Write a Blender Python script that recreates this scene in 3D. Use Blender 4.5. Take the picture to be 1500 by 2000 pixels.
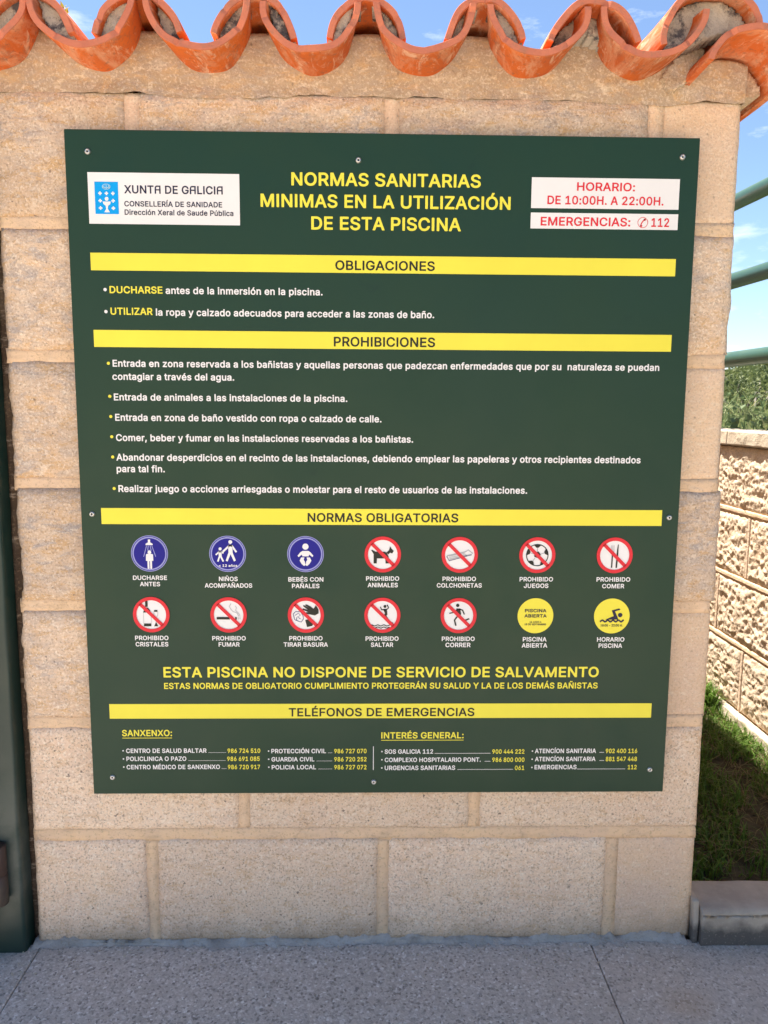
import bpy, bmesh, math, random
import numpy as np
from mathutils import Vector, Matrix
from mathutils.geometry import tessellate_polygon

for _o in list(bpy.data.objects):
    bpy.data.objects.remove(_o)
S = bpy.context.scene
COL = S.collection

# ------------------------------------------------------------------ camera
CAM_LOC = Vector((-0.0127, -1.2317, 0.9186))
CAM_YAW, CAM_PITCH, CAM_ROLL = 0.0218, -0.1314, 0.0067
cd = bpy.data.cameras.new('camera')
cam = bpy.data.objects.new('camera', cd)
COL.objects.link(cam)
_f = Vector((math.sin(CAM_YAW) * math.cos(CAM_PITCH), math.cos(CAM_YAW) * math.cos(CAM_PITCH), math.sin(CAM_PITCH)))
_r = _f.cross(Vector((0, 0, 1))).normalized()
_u = _r.cross(_f)
_r2 = _r * math.cos(CAM_ROLL) + _u * math.sin(CAM_ROLL)
_u2 = -_r * math.sin(CAM_ROLL) + _u * math.cos(CAM_ROLL)
_m = Matrix((_r2, _u2, -_f)).transposed().to_4x4()
_m.translation = CAM_LOC
cam.matrix_world = _m
cd.sensor_fit = 'VERTICAL'
cd.sensor_height = 24.0
cd.lens = 24.0 * 1500.0 / 2000.0
cd.clip_start = 0.02
cd.clip_end = 3000
S.camera = cam

# ------------------------------------------------------------------ light
SUN_L = Vector((0.31, -0.30, -1.0)).normalized()          # the way the sunlight travels: from behind the wall, a little from the left
SUN_EL = math.asin(-SUN_L.z)
w = bpy.data.worlds.new('World')
S.world = w
w.use_nodes = True
nt = w.node_tree
nt.nodes.clear()
wo = nt.nodes.new('ShaderNodeOutputWorld')
bg = nt.nodes.new('ShaderNodeBackground')
sky = nt.nodes.new('ShaderNodeTexSky')
sky.sky_type = 'NISHITA'
sky.sun_disc = False
sky.sun_elevation = SUN_EL
sky.sun_rotation = math.atan2(-SUN_L.x, -SUN_L.y)
sky.air_density = 1.0
sky.dust_density = 0.3
sky.altitude = 1200
sky.ozone_density = 2.0
bg.inputs['Strength'].default_value = 0.075
tc = nt.nodes.new('ShaderNodeTexCoord')
mp = nt.nodes.new('ShaderNodeMapping')
mp.inputs['Scale'].default_value = (1.0, 1.0, 3.2)
nz = nt.nodes.new('ShaderNodeTexNoise')
nz.inputs['Scale'].default_value = 5.0
nz.inputs['Detail'].default_value = 9
nz.inputs['Roughness'].default_value = 0.62
sx = nt.nodes.new('ShaderNodeSeparateXYZ')
m1 = nt.nodes.new('ShaderNodeMapRange')      # clouds thicken towards the horizon, wisps above
m1.inputs['From Min'].default_value = 0.02
m1.inputs['From Max'].default_value = 0.30
m1.inputs['To Min'].default_value = 0.43
m1.inputs['To Max'].default_value = 0.62
m2 = nt.nodes.new('ShaderNodeMath'); m2.operation = 'SUBTRACT'
m3 = nt.nodes.new('ShaderNodeMath'); m3.operation = 'MULTIPLY'; m3.inputs[1].default_value = 4.0; m3.use_clamp = True
mx = nt.nodes.new('ShaderNodeMix'); mx.data_type = 'RGBA'
mx.inputs['B'].default_value = (7.6, 7.8, 8.6, 1)
L_ = nt.links.new
L_(tc.outputs['Generated'], mp.inputs['Vector']); L_(mp.outputs[0], nz.inputs['Vector'])
L_(tc.outputs['Generated'], sx.inputs[0]); L_(sx.outputs['Z'], m1.inputs['Value'])
L_(nz.outputs['Fac'], m2.inputs[0]); L_(m1.outputs[0], m2.inputs[1]); L_(m2.outputs[0], m3.inputs[0])
L_(m3.outputs[0], mx.inputs['Factor']); L_(sky.outputs[0], mx.inputs['A']); L_(mx.outputs['Result'], bg.inputs['Color'])
L_(bg.outputs[0], wo.inputs[0])

sl = bpy.data.lights.new('sun', 'SUN')
sl.energy = 5.0
sl.angle = math.radians(0.5)
sl.color = (1.0, 0.93, 0.82)
so = bpy.data.objects.new('sun', sl)
COL.objects.link(so)
so.rotation_euler = SUN_L.to_track_quat('-Z', 'Y').to_euler()
so.location = (-1, 2, 5)

S.view_settings.view_transform = 'Standard'
S.view_settings.look = 'None'
S.view_settings.exposure = 1.58
S.view_settings.gamma = 1.0
S.view_settings.use_curve_mapping = False
S.render.engine = 'CYCLES'
S.cycles.max_bounces = 6
S.cycles.diffuse_bounces = 4
S.cycles.caustics_reflective = False
S.cycles.caustics_refractive = False
S.cycles.use_denoising = True

# ------------------------------------------------------------------ helpers
def tag(o, label=None, cat=None, group=None, kind=None):
    if label: o['label'] = label
    if cat: o['category'] = cat
    if group: o['group'] = group
    if kind: o['kind'] = kind
    return o

def empty(name, loc=(0, 0, 0)):
    o = bpy.data.objects.new(name, None)
    o.empty_display_size = 0.1
    o.location = loc
    COL.objects.link(o)
    return o

def world_of(q):
    m = Matrix.Translation(q.location)             # things and parts are only ever translated
    return m if q.parent is None else world_of(q.parent) @ q.matrix_parent_inverse @ m

def child(o, parent):
    if parent is not None:
        o.parent = parent
        o.matrix_parent_inverse = world_of(parent).inverted()
    return o

def mesh_obj(name, verts, faces, mat, parent=None, smooth=True, mats=None, fmat=None):
    me = bpy.data.meshes.new(name)
    verts = np.asarray(verts, dtype=float).reshape(-1, 3)
    me.from_pydata(verts.tolist(), [], [tuple(int(i) for i in f) for f in faces])
    if mats:
        for m_ in mats: me.materials.append(m_)
        if fmat is not None: me.polygons.foreach_set('material_index', list(fmat))
    else:
        me.materials.append(mat)
    if smooth: me.polygons.foreach_set('use_smooth', [True] * len(me.polygons))
    me.update()
    o = bpy.data.objects.new(name, me)
    COL.objects.link(o)
    return child(o, parent)

def _hash(ix, iy, iz, seed):
    h = (ix * 374761393 + iy * 668265263 + iz * 2147483647 + seed * 1274126177) & 0xffffffff
    h = ((h ^ (h >> 13)) * 1274126177) & 0xffffffff
    h = ((h ^ (h >> 16)) * 2246822519) & 0xffffffff
    h = h ^ (h >> 13)
    return (h & 0xffffff) / float(0xffffff) * 2 - 1

def vnoise(P, scale, seed=0):
    Q = np.asarray(P, float) * scale
    I = np.floor(Q).astype(np.int64)
    F = Q - I
    F = F * F * (3 - 2 * F)
    out = 0
    for dx in (0, 1):
        for dy in (0, 1):
            for dz in (0, 1):
                wgt = (F[..., 0] if dx else 1 - F[..., 0]) * (F[..., 1] if dy else 1 - F[..., 1]) * (F[..., 2] if dz else 1 - F[..., 2])
                out = out + wgt * _hash(I[..., 0] + dx, I[..., 1] + dy, I[..., 2] + dz, seed)
    return out

def fbm(P, scale, seed=0, octv=4, gain=0.5):
    a, s, t = 1.0, 0.0, 0.0
    for k in range(octv):
        s = s + a * vnoise(P, scale * 2 ** k, seed + 17 * k)
        t += a
        a *= gain
    return s / t

def grid_box(xs, ys, zs):
    """a closed box surface sampled at the given coordinates, welded"""
    idx = {}
    V = []
    F = []
    nx, ny, nz_ = len(xs), len(ys), len(zs)
    def vid(i, j, k):
        key = (i, j, k)
        if key not in idx:
            idx[key] = len(V)
            V.append((xs[i], ys[j], zs[k]))
        return idx[key]
    for i in range(nx - 1):
        for k in range(nz_ - 1):
            F.append((vid(i, 0, k), vid(i + 1, 0, k), vid(i + 1, 0, k + 1), vid(i, 0, k + 1)))
            F.append((vid(i, ny - 1, k), vid(i, ny - 1, k + 1), vid(i + 1, ny - 1, k + 1), vid(i + 1, ny - 1, k)))
    for j in range(ny - 1):
        for k in range(nz_ - 1):
            F.append((vid(0, j, k), vid(0, j, k + 1), vid(0, j + 1, k + 1), vid(0, j + 1, k)))
            F.append((vid(nx - 1, j, k), vid(nx - 1, j + 1, k), vid(nx - 1, j + 1, k + 1), vid(nx - 1, j, k + 1)))
    for i in range(nx - 1):
        for j in range(ny - 1):
            F.append((vid(i, j, 0), vid(i, j + 1, 0), vid(i + 1, j + 1, 0), vid(i + 1, j, 0)))
            F.append((vid(i, j, nz_ - 1), vid(i + 1, j, nz_ - 1), vid(i + 1, j + 1, nz_ - 1), vid(i, j + 1, nz_ - 1)))
    return np.array(V, float), F

def box(x0, x1, y0, y1, z0, z1, bevel=0.0, seg=2):
    bm = bmesh.new()
    bmesh.ops.create_cube(bm, size=1)
    for v in bm.verts:
        v.co = Vector(((x0 + x1) / 2 + v.co.x * (x1 - x0), (y0 + y1) / 2 + v.co.y * (y1 - y0), (z0 + z1) / 2 + v.co.z * (z1 - z0)))
    if bevel:
        bmesh.ops.bevel(bm, geom=bm.edges[:], offset=bevel, segments=seg, profile=0.5, affect='EDGES')
    return bm

def bm_obj(name, bm, mat, parent=None, smooth=False):
    me = bpy.data.meshes.new(name)
    bm.to_mesh(me)
    bm.free()
    me.materials.append(mat)
    if smooth: me.polygons.foreach_set('use_smooth', [True] * len(me.polygons))
    o = bpy.data.objects.new(name, me)
    COL.objects.link(o)
    return child(o, parent)

def tube_geo(pts, rads, n=16, caps=True):
    pts = [Vector(p) for p in pts]
    V = []
    F = []
    prev = None
    for i, p in enumerate(pts):
        d = (pts[min(i + 1, len(pts) - 1)] - pts[max(i - 1, 0)]).normalized()
        a = prev if prev is not None else (Vector((0, 0, 1)) if abs(d.z) < 0.9 else Vector((1, 0, 0)))
        s = d.cross(a).normalized()
        t = s.cross(d).normalized()
        prev = t
        for k in range(n):
            an = 2 * math.pi * k / n
            V.append(tuple(p + (s * math.cos(an) + t * math.sin(an)) * rads[i]))
        if i:
            for k in range(n):
                a0 = (i - 1) * n + k; a1 = (i - 1) * n + (k + 1) % n
                F.append((a0, a1, a1 + n, a0 + n))
    if caps:
        F.append(tuple(range(n - 1, -1, -1)))
        F.append(tuple(range((len(pts) - 1) * n, len(pts) * n)))
    return V, F

# ------------------------------------------------------------------ materials
class NT:
    def __init__(s, name):
        s.m = bpy.data.materials.new(name)
        s.m.use_nodes = True
        s.t = s.m.node_tree
        s.t.nodes.clear()
        s.out = s.t.nodes.new('ShaderNodeOutputMaterial')
        s.b = s.t.nodes.new('ShaderNodeBsdfPrincipled')
        s.t.links.new(s.b.outputs[0], s.out.inputs[0])
        s.tc = s.t.nodes.new('ShaderNodeNewGeometry').outputs['Position']
    def link(s, a, b): s.t.links.new(a, b)
    def put(s, inp, v):
        if hasattr(v, 'is_output'): s.link(v, inp)
        else: inp.default_value = v
    def noise(s, scale, detail=3, rough=0.55, sc3=(1, 1, 1), dist=0.0, vec=None, off=(0, 0, 0)):
        mp_ = s.t.nodes.new('ShaderNodeMapping')
        mp_.inputs['Scale'].default_value = sc3
        mp_.inputs['Location'].default_value = off
        s.link(vec or s.tc, mp_.inputs['Vector'])
        n = s.t.nodes.new('ShaderNodeTexNoise')
        n.inputs['Scale'].default_value = scale
        n.inputs['Detail'].default_value = detail
        n.inputs['Roughness'].default_value = rough
        n.inputs['Distortion'].default_value = dist
        s.link(mp_.outputs[0], n.inputs['Vector'])
        return n.outputs['Fac']
    def voro(s, scale, feature='F1', out='Color', sc3=(1, 1, 1)):
        mp_ = s.t.nodes.new('ShaderNodeMapping')
        mp_.inputs['Scale'].default_value = sc3
        s.link(s.tc, mp_.inputs['Vector'])
        n = s.t.nodes.new('ShaderNodeTexVoronoi')
        n.feature = feature
        n.inputs['Scale'].default_value = scale
        s.link(mp_.outputs[0], n.inputs['Vector'])
        return n.outputs[out]
    def ramp(s, fac, stops, interp='LINEAR'):
        r = s.t.nodes.new('ShaderNodeValToRGB')
        r.color_ramp.interpolation = interp
        while len(r.color_ramp.elements) < len(stops): r.color_ramp.elements.new(0.5)
        for e, (p, c) in zip(r.color_ramp.elements, stops):
            e.position = p
            e.color = (c[0], c[1], c[2], 1) if not isinstance(c, (int, float)) else (c, c, c, 1)
        s.link(fac, r.inputs[0])
        return r.outputs[0]
    def mix(s, fac, a, b, mode='MIX'):
        n = s.t.nodes.new('ShaderNodeMix')
        n.data_type = 'RGBA'
        n.blend_type = mode
        s.put(n.inputs['Factor'], fac)
        for k, v in (('A', a), ('B', b)):
            if isinstance(v, tuple): v = (v[0], v[1], v[2], 1)
            s.put(n.inputs[k], v)
        return n.outputs['Result']
    def math(s, op, a, b=0.0, clamp=False):
        n = s.t.nodes.new('ShaderNodeMath')
        n.operation = op
        n.use_clamp = clamp
        s.put(n.inputs[0], a)
        s.put(n.inputs[1], b)
        return n.outputs[0]
    def sep(s, i):
        n = s.t.nodes.new('ShaderNodeSeparateXYZ')
        s.link(s.tc, n.inputs[0])
        return n.outputs[i]
    def rng(s, v, a, b, c=0.0, d=1.0):
        n = s.t.nodes.new('ShaderNodeMapRange')
        s.link(v, n.inputs['Value'])
        for k, x in (('From Min', a), ('From Max', b), ('To Min', c), ('To Max', d)): n.inputs[k].default_value = x
        return n.outputs[0]
    def rand(s):
        return s.t.nodes.new('ShaderNodeObjectInfo').outputs['Random']
    def bump(s, h, strength=0.3, dist=0.002):
        n = s.t.nodes.new('ShaderNodeBump')
        n.inputs['Strength'].default_value = strength
        n.inputs['Distance'].default_value = dist
        s.link(h, n.inputs['Height'])
        s.link(n.outputs[0], s.b.inputs['Normal'])
    def fin(s, color, rough=0.8, spec=0.3, metal=0.0):
        if isinstance(color, tuple): color = (color[0], color[1], color[2], 1)
        s.put(s.b.inputs['Base Color'], color)
        s.put(s.b.inputs['Roughness'], rough)
        s.b.inputs['Specular IOR Level'].default_value = spec
        s.b.inputs['Metallic'].default_value = metal
        return s.m

def mat_block(name, streak=1.0, base=((0.66, 0.50, 0.34), (0.60, 0.43, 0.27)), grain=1.0, blue=0.5):
    n = NT(name)
    big = n.noise(7, 4, 0.6, (1, 1, 1))
    c = n.mix(n.ramp(big, [(0.35, 0), (0.65, 1)]), base[0], base[1])
    # streaks of ochre and blue-grey grain from the split face
    st = n.noise(30, 6, 0.70, (1, 1, 2.2), 0.5)
    c = n.mix(n.math('MULTIPLY', n.ramp(st, [(0.50, 0), (0.62, 1)]), 0.8 * streak), c, (0.62, 0.40, 0.20))
    lowf = n.ramp(n.noise(5, 3, 0.6, (1, 1, 1.6), off=(6, 2, 2)), [(0.40, 0.25), (0.60, 1)])
    st2 = n.noise(26, 6, 0.72, (1, 1, 2.4), 0.7, off=(3, 1, 7))
    c = n.mix(n.math('MULTIPLY', n.math('MULTIPLY', n.ramp(st2, [(0.47, 0), (0.60, 1)]), lowf), blue * streak * 1.25, True), c, (0.40, 0.365, 0.36))
    st3 = n.noise(60, 4, 0.7, (1, 1, 1.8), 0.4, off=(1, 8, 3))
    c = n.mix(n.math('MULTIPLY', n.ramp(st3, [(0.55, 0), (0.66, 1)]), 0.5), c, (0.82, 0.70, 0.56))
    g1 = n.noise(290, 3, 0.6)
    c = n.mix(n.math('MULTIPLY', n.ramp(g1, [(0.53, 0), (0.63, 1)]), 0.6 * grain), c, (0.30, 0.22, 0.16))
    g2 = n.noise(260, 3, 0.6, off=(5, 5, 5))
    c = n.mix(n.math('MULTIPLY', n.ramp(g2, [(0.54, 0), (0.64, 1)]), 0.6 * grain), c, (0.92, 0.82, 0.70))
    v = n.voro(330)
    dark = n.ramp(v, [(0.0, 1), (0.045, 1), (0.07, 0)], 'LINEAR')
    c = n.mix(n.math('MULTIPLY', dark, 0.75 * grain), c, (0.13, 0.10, 0.09))
    rv = n.rng(n.rand(), 0, 1, 0.90, 1.08)
    # splash dirt along the foot of the wall, in uneven patches
    zt = n.math('ADD', n.sep(2), n.math('MULTIPLY', n.math('SUBTRACT', n.noise(13, 5, 0.7, (1, 1, 0.6)), 0.5), 0.14))
    c = n.mix(n.rng(zt, 0.0, 0.05, 0.55, 0.0), c, (0.30, 0.22, 0.15))
    hs = n.t.nodes.new('ShaderNodeHueSaturation')
    n.link(rv, hs.inputs['Value']); n.link(c, hs.inputs['Color'])
    h = n.math('ADD', n.noise(110, 4, 0.65), n.math('MULTIPLY', g1, 0.5))
    n.bump(h, 0.6, 0.004)
    return n.fin(hs.outputs[0], 0.92, 0.15)

def mat_mortar(name, a=(0.66, 0.46, 0.27), b=(0.55, 0.39, 0.24), stain=0.25):
    n = NT(name)
    c = n.mix(n.ramp(n.noise(9, 5, 0.6), [(0.38, 0), (0.62, 1)]), a, b)
    c = n.mix(n.math('MULTIPLY', n.ramp(n.noise(22, 5, 0.65, (1, 1, 2)), [(0.5, 0), (0.68, 1)]), stain), c, (0.24, 0.19, 0.14))
    c = n.mix(n.math('MULTIPLY', n.ramp(n.noise(30, 5, 0.7, (1, 1, 3), off=(2, 9, 4)), [(0.56, 0), (0.66, 1)]), 0.35), c, (0.78, 0.64, 0.50))
    g = n.noise(260, 2, 0.5)
    c = n.mix(n.math('MULTIPLY', n.ramp(g, [(0.58, 0), (0.66, 1)]), 0.35), c, (0.34, 0.24, 0.15))
    n.bump(n.math('ADD', n.noise(60, 5, 0.7), n.math('MULTIPLY', g, 0.3)), 0.7, 0.006)
    return n.fin(c, 0.93, 0.12)

M_ROUGH = mat_block('split_face_block', 1.0, ((0.68, 0.53, 0.40), (0.66, 0.485, 0.34)), 0.8, 0.66)
M_GRAIN = mat_block('bounce_lit_grained_block', 0.55, ((0.82, 0.65, 0.49), (0.78, 0.59, 0.44)), 1.0, 0.30)  # lower courses: base colour lightened for light bounced up from the ground
M_SMOOTH = mat_block('smooth_block', 0.25, ((0.76, 0.56, 0.38), (0.70, 0.52, 0.39)), 0.5, 0.3)
M_SIDE = mat_block('sunlit_split_block', 0.35, ((0.70, 0.56, 0.42), (0.64, 0.50, 0.36)), 0.7, 0.2)
M_JOINT = mat_mortar('ochre_mortar', (0.79, 0.575, 0.37), (0.74, 0.55, 0.39), 0.25)
M_BED = mat_block('shaded_bedding_mortar', 0.7, ((0.52, 0.40, 0.29), (0.40, 0.30, 0.21)), 0.5, 0.6)  # base colour darkened for the shade under the tile eaves
M_SJOINT = mat_mortar('pink_mortar', (0.62, 0.47, 0.35), (0.58, 0.43, 0.31), 0.12)
M_COPE = mat_mortar('coping_concrete', (0.62, 0.54, 0.42), (0.56, 0.47, 0.36), 0.30)

def mat_greyfill():
    n = NT('lichened_mortar')
    c = n.mix(n.ramp(n.noise(34, 5, 0.7), [(0.40, 0), (0.58, 1)]), (0.52, 0.47, 0.40), (0.40, 0.36, 0.31))
    c = n.mix(n.ramp(n.noise(26, 6, 0.75, off=(4, 2, 8)), [(0.50, 0), (0.60, 1)]), c, (0.11, 0.105, 0.11))
    n.bump(n.noise(90, 5, 0.7), 0.8, 0.006)
    return n.fin(c, 0.95, 0.1)
M_FILL = mat_greyfill()

def mat_tile():
    n = NT('terracotta')
    c = n.mix(n.ramp(n.noise(11, 4, 0.6), [(0.35, 0), (0.65, 1)]), (0.66, 0.16, 0.035), (0.56, 0.13, 0.04))
    sm = n.noise(16, 6, 0.7, (1, 0.35, 1.4), 1.3)
    c = n.mix(n.math('MULTIPLY', n.ramp(sm, [(0.48, 0), (0.62, 1)]), 0.65), c, (0.68, 0.38, 0.24))
    sm2 = n.noise(45, 4, 0.7, (1, 0.3, 1), 1.0, off=(7, 3, 1))
    c = n.mix(n.math('MULTIPLY', n.ramp(sm2, [(0.56, 0), (0.66, 1)]), 0.6), c, (0.80, 0.56, 0.40))
    c = n.mix(n.math('MULTIPLY', n.ramp(n.noise(30, 6, 0.75, (1, 0.6, 1), off=(9, 4, 4)), [(0.54, 0), (0.66, 1)]), 0.55), c, (0.26, 0.13, 0.09))
    c = n.mix(n.math('MULTIPLY', n.ramp(n.noise(140, 3, 0.6), [(0.58, 0), (0.66, 1)]), 0.4), c, (0.20, 0.11, 0.08))
    hs = n.t.nodes.new('ShaderNodeHueSaturation')
    n.link(n.rng(n.rand(), 0, 1, 0.86, 1.1), hs.inputs['Value']); n.link(c, hs.inputs['Color']); c = hs.outputs[0]
    n.bump(n.math('ADD', n.noise(150, 4, 0.6), n.noise(35, 5, 0.7)), 0.35, 0.003)
    return n.fin(c, 0.92, 0.12)
M_TILE = mat_tile()
def mat_rim():
    n = NT('terracotta_cut_edge')
    c = n.mix(n.ramp(n.noise(40, 4, 0.6), [(0.35, 0), (0.65, 1)]), (0.58, 0.20, 0.12), (0.50, 0.17, 0.11))
    c = n.mix(n.math('MULTIPLY', n.ramp(n.noise(70, 5, 0.7), [(0.52, 0), (0.64, 1)]), 0.5), c, (0.33, 0.17, 0.12))
    n.bump(n.noise(120, 4, 0.7), 0.5, 0.003)
    return n.fin(c, 0.95, 0.08)
M_RIM = mat_rim()

def mat_paint(name, col, rough=0.35, mott=0.15, dirt=(0.10, 0.12, 0.09), spec=0.5, dust=False):
    n = NT(name)
    c = n.mix(n.math('MULTIPLY', n.ramp(n.noise(6, 5, 0.65), [(0.45, 0), (0.7, 1)]), mott), col, dirt)
    r = n.rng(n.noise(18, 4, 0.6), 0.3, 0.7, rough - 0.06, rough + 0.10)
    n.bump(n.noise(45, 2, 0.5), 0.06, 0.001)
    if dust:
        dz = n.math('MULTIPLY', n.rng(n.sep(2), 0.04, 0.12), n.rng(n.sep(2), 0.20, 0.36, 1.0, 0.0))
        c = n.mix(n.math('MULTIPLY', n.math('MULTIPLY', dz, n.ramp(n.noise(14, 5, 0.65), [(0.35, 0), (0.6, 1)])), 0.45), c, (0.16, 0.17, 0.15))
    return n.fin(c, r, spec)
M_POST = mat_paint('dark_green_paint', (0.006, 0.030, 0.024), 0.38, 0.35, (0.035, 0.045, 0.038), dust=True)
M_RAIL = mat_paint('green_rail_paint', (0.045, 0.105, 0.070), 0.34, 0.2, (0.12, 0.16, 0.13))
M_HINGE = mat_paint('brown_hinge_steel', (0.045, 0.026, 0.022), 0.5, 0.3)

def mat_board():
    n = NT('green_board_enamel')
    c = n.mix(n.ramp(n.noise(4, 4, 0.6), [(0.35, 0), (0.65, 1)]), (0.0070, 0.037, 0.021), (0.0095, 0.040, 0.020))
    sp = n.ramp(n.voro(70), [(0.0, 1), (0.012, 1), (0.018, 0)])
    c = n.mix(n.math('MULTIPLY', sp, 0.25), c, (0.25, 0.33, 0.28))
    sd = n.ramp(n.noise(14, 3, 0.6, dist=1.0), [(0.70, 0), (0.76, 1)])
    c = n.mix(n.math('MULTIPLY', sd, 0.5), c, (0.006, 0.03, 0.02))
    r = n.rng(n.noise(9, 5, 0.65), 0.3, 0.7, 0.36, 0.50)
    return n.fin(c, r, 0.30)
M_BOARD = mat_board()

def mat_print(name, col, rough=0.42):
    n = NT(name)
    c = n.mix(n.rng(n.noise(9, 4, 0.6), 0.3, 0.7), col, tuple(v * 0.93 for v in col))
    return n.fin(c, rough, 0.22)
PR = {
    'Y': mat_print('yellow_print', (0.82, 0.74, 0.07)),
    'W': mat_print('white_print', (0.80, 0.80, 0.80)),
    'K': mat_print('black_print', (0.022, 0.024, 0.020)),
    'R': mat_print('red_print', (0.70, 0.030, 0.045)),
    'N': mat_print('navy_print', (0.022, 0.022, 0.055)),
    'B': mat_print('blue_print', (0.008, 0.008, 0.24)),
    'L': mat_print('lavender_print', (0.32, 0.34, 0.66)),
    'C': mat_print('sky_blue_print', (0.0, 0.34, 0.82)),
    'G': mat_print('grey_print', (0.42, 0.42, 0.44)),
    'P': mat_print('pale_blue_print', (0.42, 0.70, 0.86)),
    'V': mat_print('violet_print', (0.02, 0.02, 0.16)),
}

def mat_steel():
    n = NT('zinc_screw')
    return n.fin((0.55, 0.55, 0.54), 0.35, 0.5, 0.85)
M_STEEL = mat_steel()
M_HOLE = mat_print('dark_socket', (0.01, 0.01, 0.01), 0.8)

def mat_pavement():
    n = NT('exposed_aggregate_concrete')
    c = n.mix(n.ramp(n.noise(3.2, 4, 0.6), [(0.38, 0), (0.62, 1)]), (0.70, 0.60, 0.51), (0.62, 0.53, 0.45))
    v = n.voro(270)
    c = n.mix(0.68, c, n.ramp(v, [(0.0, (0.08, 0.07, 0.065)), (0.18, (0.28, 0.25, 0.22)), (0.30, (0.52, 0.46, 0.41)), (0.62, (0.63, 0.56, 0.50)), (0.80, (0.76, 0.70, 0.65)), (0.93, (0.95, 0.92, 0.88))]))
    v2 = n.voro(190)
    c = n.mix(n.math('MULTIPLY', n.ramp(v2, [(0, 1), (0.08, 1), (0.12, 0)]), 0.45), c, (0.10, 0.095, 0.09))
    v3 = n.voro(130)
    c = n.mix(n.math('MULTIPLY', n.ramp(v3, [(0, 1), (0.03, 1), (0.04, 0)]), 0.6), c, (0.42, 0.19, 0.13))
    warm = n.rng(n.sep(0), 0.15, 0.6)
    c = n.mix(n.math('MULTIPLY', warm, 0.35), c, (0.62, 0.52, 0.43))
    # rusty stain near the right joint
    dx = n.math('SUBTRACT', n.sep(0), 0.49); dy = n.math('ADD', n.sep(1), 0.15)
    d2 = n.math('ADD', n.math('MULTIPLY', dx, dx), n.math('MULTIPLY', n.math('MULTIPLY', dy, dy), 1.4))
    d2 = n.math('ADD', d2, n.math('MULTIPLY', n.math('SUBTRACT', n.noise(40, 4), 0.5), 0.0020))
    c = n.mix(n.rng(d2, 0.0, 0.0022, 0.24, 0.0), c, (0.50, 0.31, 0.14))
    n.bump(n.math('ADD', n.noise(260, 3, 0.6), n.voro(330, out='Distance')), 0.45, 0.003)
    return n.fin(c, 0.88, 0.2)
M_PAVE = mat_pavement()
M_SLURRY = mat_mortar('cement_slurry', (0.54, 0.49, 0.45), (0.42, 0.385, 0.355), 0.5)
def mat_kerb():
    n = NT('stained_kerb_concrete')
    c = n.mix(n.ramp(n.noise(14, 5, 0.65), [(0.38, 0), (0.62, 1)]), (0.50, 0.43, 0.35), (0.40, 0.34, 0.275))
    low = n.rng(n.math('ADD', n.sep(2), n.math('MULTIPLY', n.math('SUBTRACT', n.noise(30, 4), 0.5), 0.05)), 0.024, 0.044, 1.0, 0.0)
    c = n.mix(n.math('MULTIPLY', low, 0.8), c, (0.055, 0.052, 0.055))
    c = n.mix(n.math('MULTIPLY', n.ramp(n.noise(260, 2), [(0.60, 0), (0.70, 1)]), 0.3), c, (0.52, 0.45, 0.36))
    n.bump(n.noise(160, 4, 0.65), 0.4, 0.003)
    return n.fin(c, 0.9, 0.2)
M_KERB = mat_kerb()
M_DARKJ = mat_print('joint_filler', (0.20, 0.17, 0.145), 0.95)

def mat_ground(name, a, b, scale=3):
    n = NT(name)
    c = n.mix(n.ramp(n.noise(scale, 6, 0.65), [(0.38, 0), (0.62, 1)]), a, b)
    n.bump(n.noise(40, 5, 0.7), 0.5, 0.02)
    return n.fin(c, 0.95, 0.1)
M_GROUND = mat_ground('pale_concrete_ground', (0.66, 0.53, 0.38), (0.60, 0.47, 0.33))
M_SOIL = mat_ground('garden_soil', (0.055, 0.045, 0.028), (0.10, 0.085, 0.05), 25)
M_HILL = mat_ground('hill_ground', (0.07, 0.11, 0.035), (0.12, 0.12, 0.05), 2)

def mat_leaf(name, cols, rough=0.55, trans=0.35):
    n = NT(name)
    n.t.nodes.remove(n.b)
    at = n.t.nodes.new('ShaderNodeAttribute'); at.attribute_name = 'tint'
    c = n.ramp(at.outputs['Fac'], [(i / (len(cols) - 1), cc) for i, cc in enumerate(cols)])
    b = n.t.nodes.new('ShaderNodeBsdfPrincipled')
    n.link(c, b.inputs['Base Color']); b.inputs['Roughness'].default_value = rough; b.inputs['Specular IOR Level'].default_value = 0.25
    tr = n.t.nodes.new('ShaderNodeBsdfTranslucent'); n.link(c, tr.inputs['Color'])
    ms = n.t.nodes.new('ShaderNodeMixShader'); ms.inputs[0].default_value = trans
    n.link(b.outputs[0], ms.inputs[1]); n.link(tr.outputs[0], ms.inputs[2]); n.link(ms.outputs[0], n.out.inputs[0])
    return n.m
M_GRASS = mat_leaf('lawn_grass', [(0.20, 0.15, 0.08), (0.16, 0.14, 0.055), (0.07, 0.12, 0.02), (0.09, 0.17, 0.025), (0.14, 0.24, 0.04)])
M_SCRUB = mat_leaf('scrub_leaves', [(0.36, 0.25, 0.13), (0.34, 0.30, 0.13), (0.20, 0.22, 0.09), (0.15, 0.21, 0.09), (0.27, 0.30, 0.12), (0.50, 0.46, 0.22)])
M_BUSH = mat_leaf('bush_leaves', [(0.04, 0.06, 0.02), (0.09, 0.12, 0.045), (0.17, 0.20, 0.075), (0.28, 0.27, 0.11)])
M_WEED = mat_leaf('weed_leaves', [(0.12, 0.16, 0.04), (0.40, 0.36, 0.06), (0.60, 0.40, 0.08), (0.55, 0.12, 0.05)])
M_BARK = mat_ground('grey_bark', (0.16, 0.14, 0.12), (0.26, 0.24, 0.21), 30)


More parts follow.
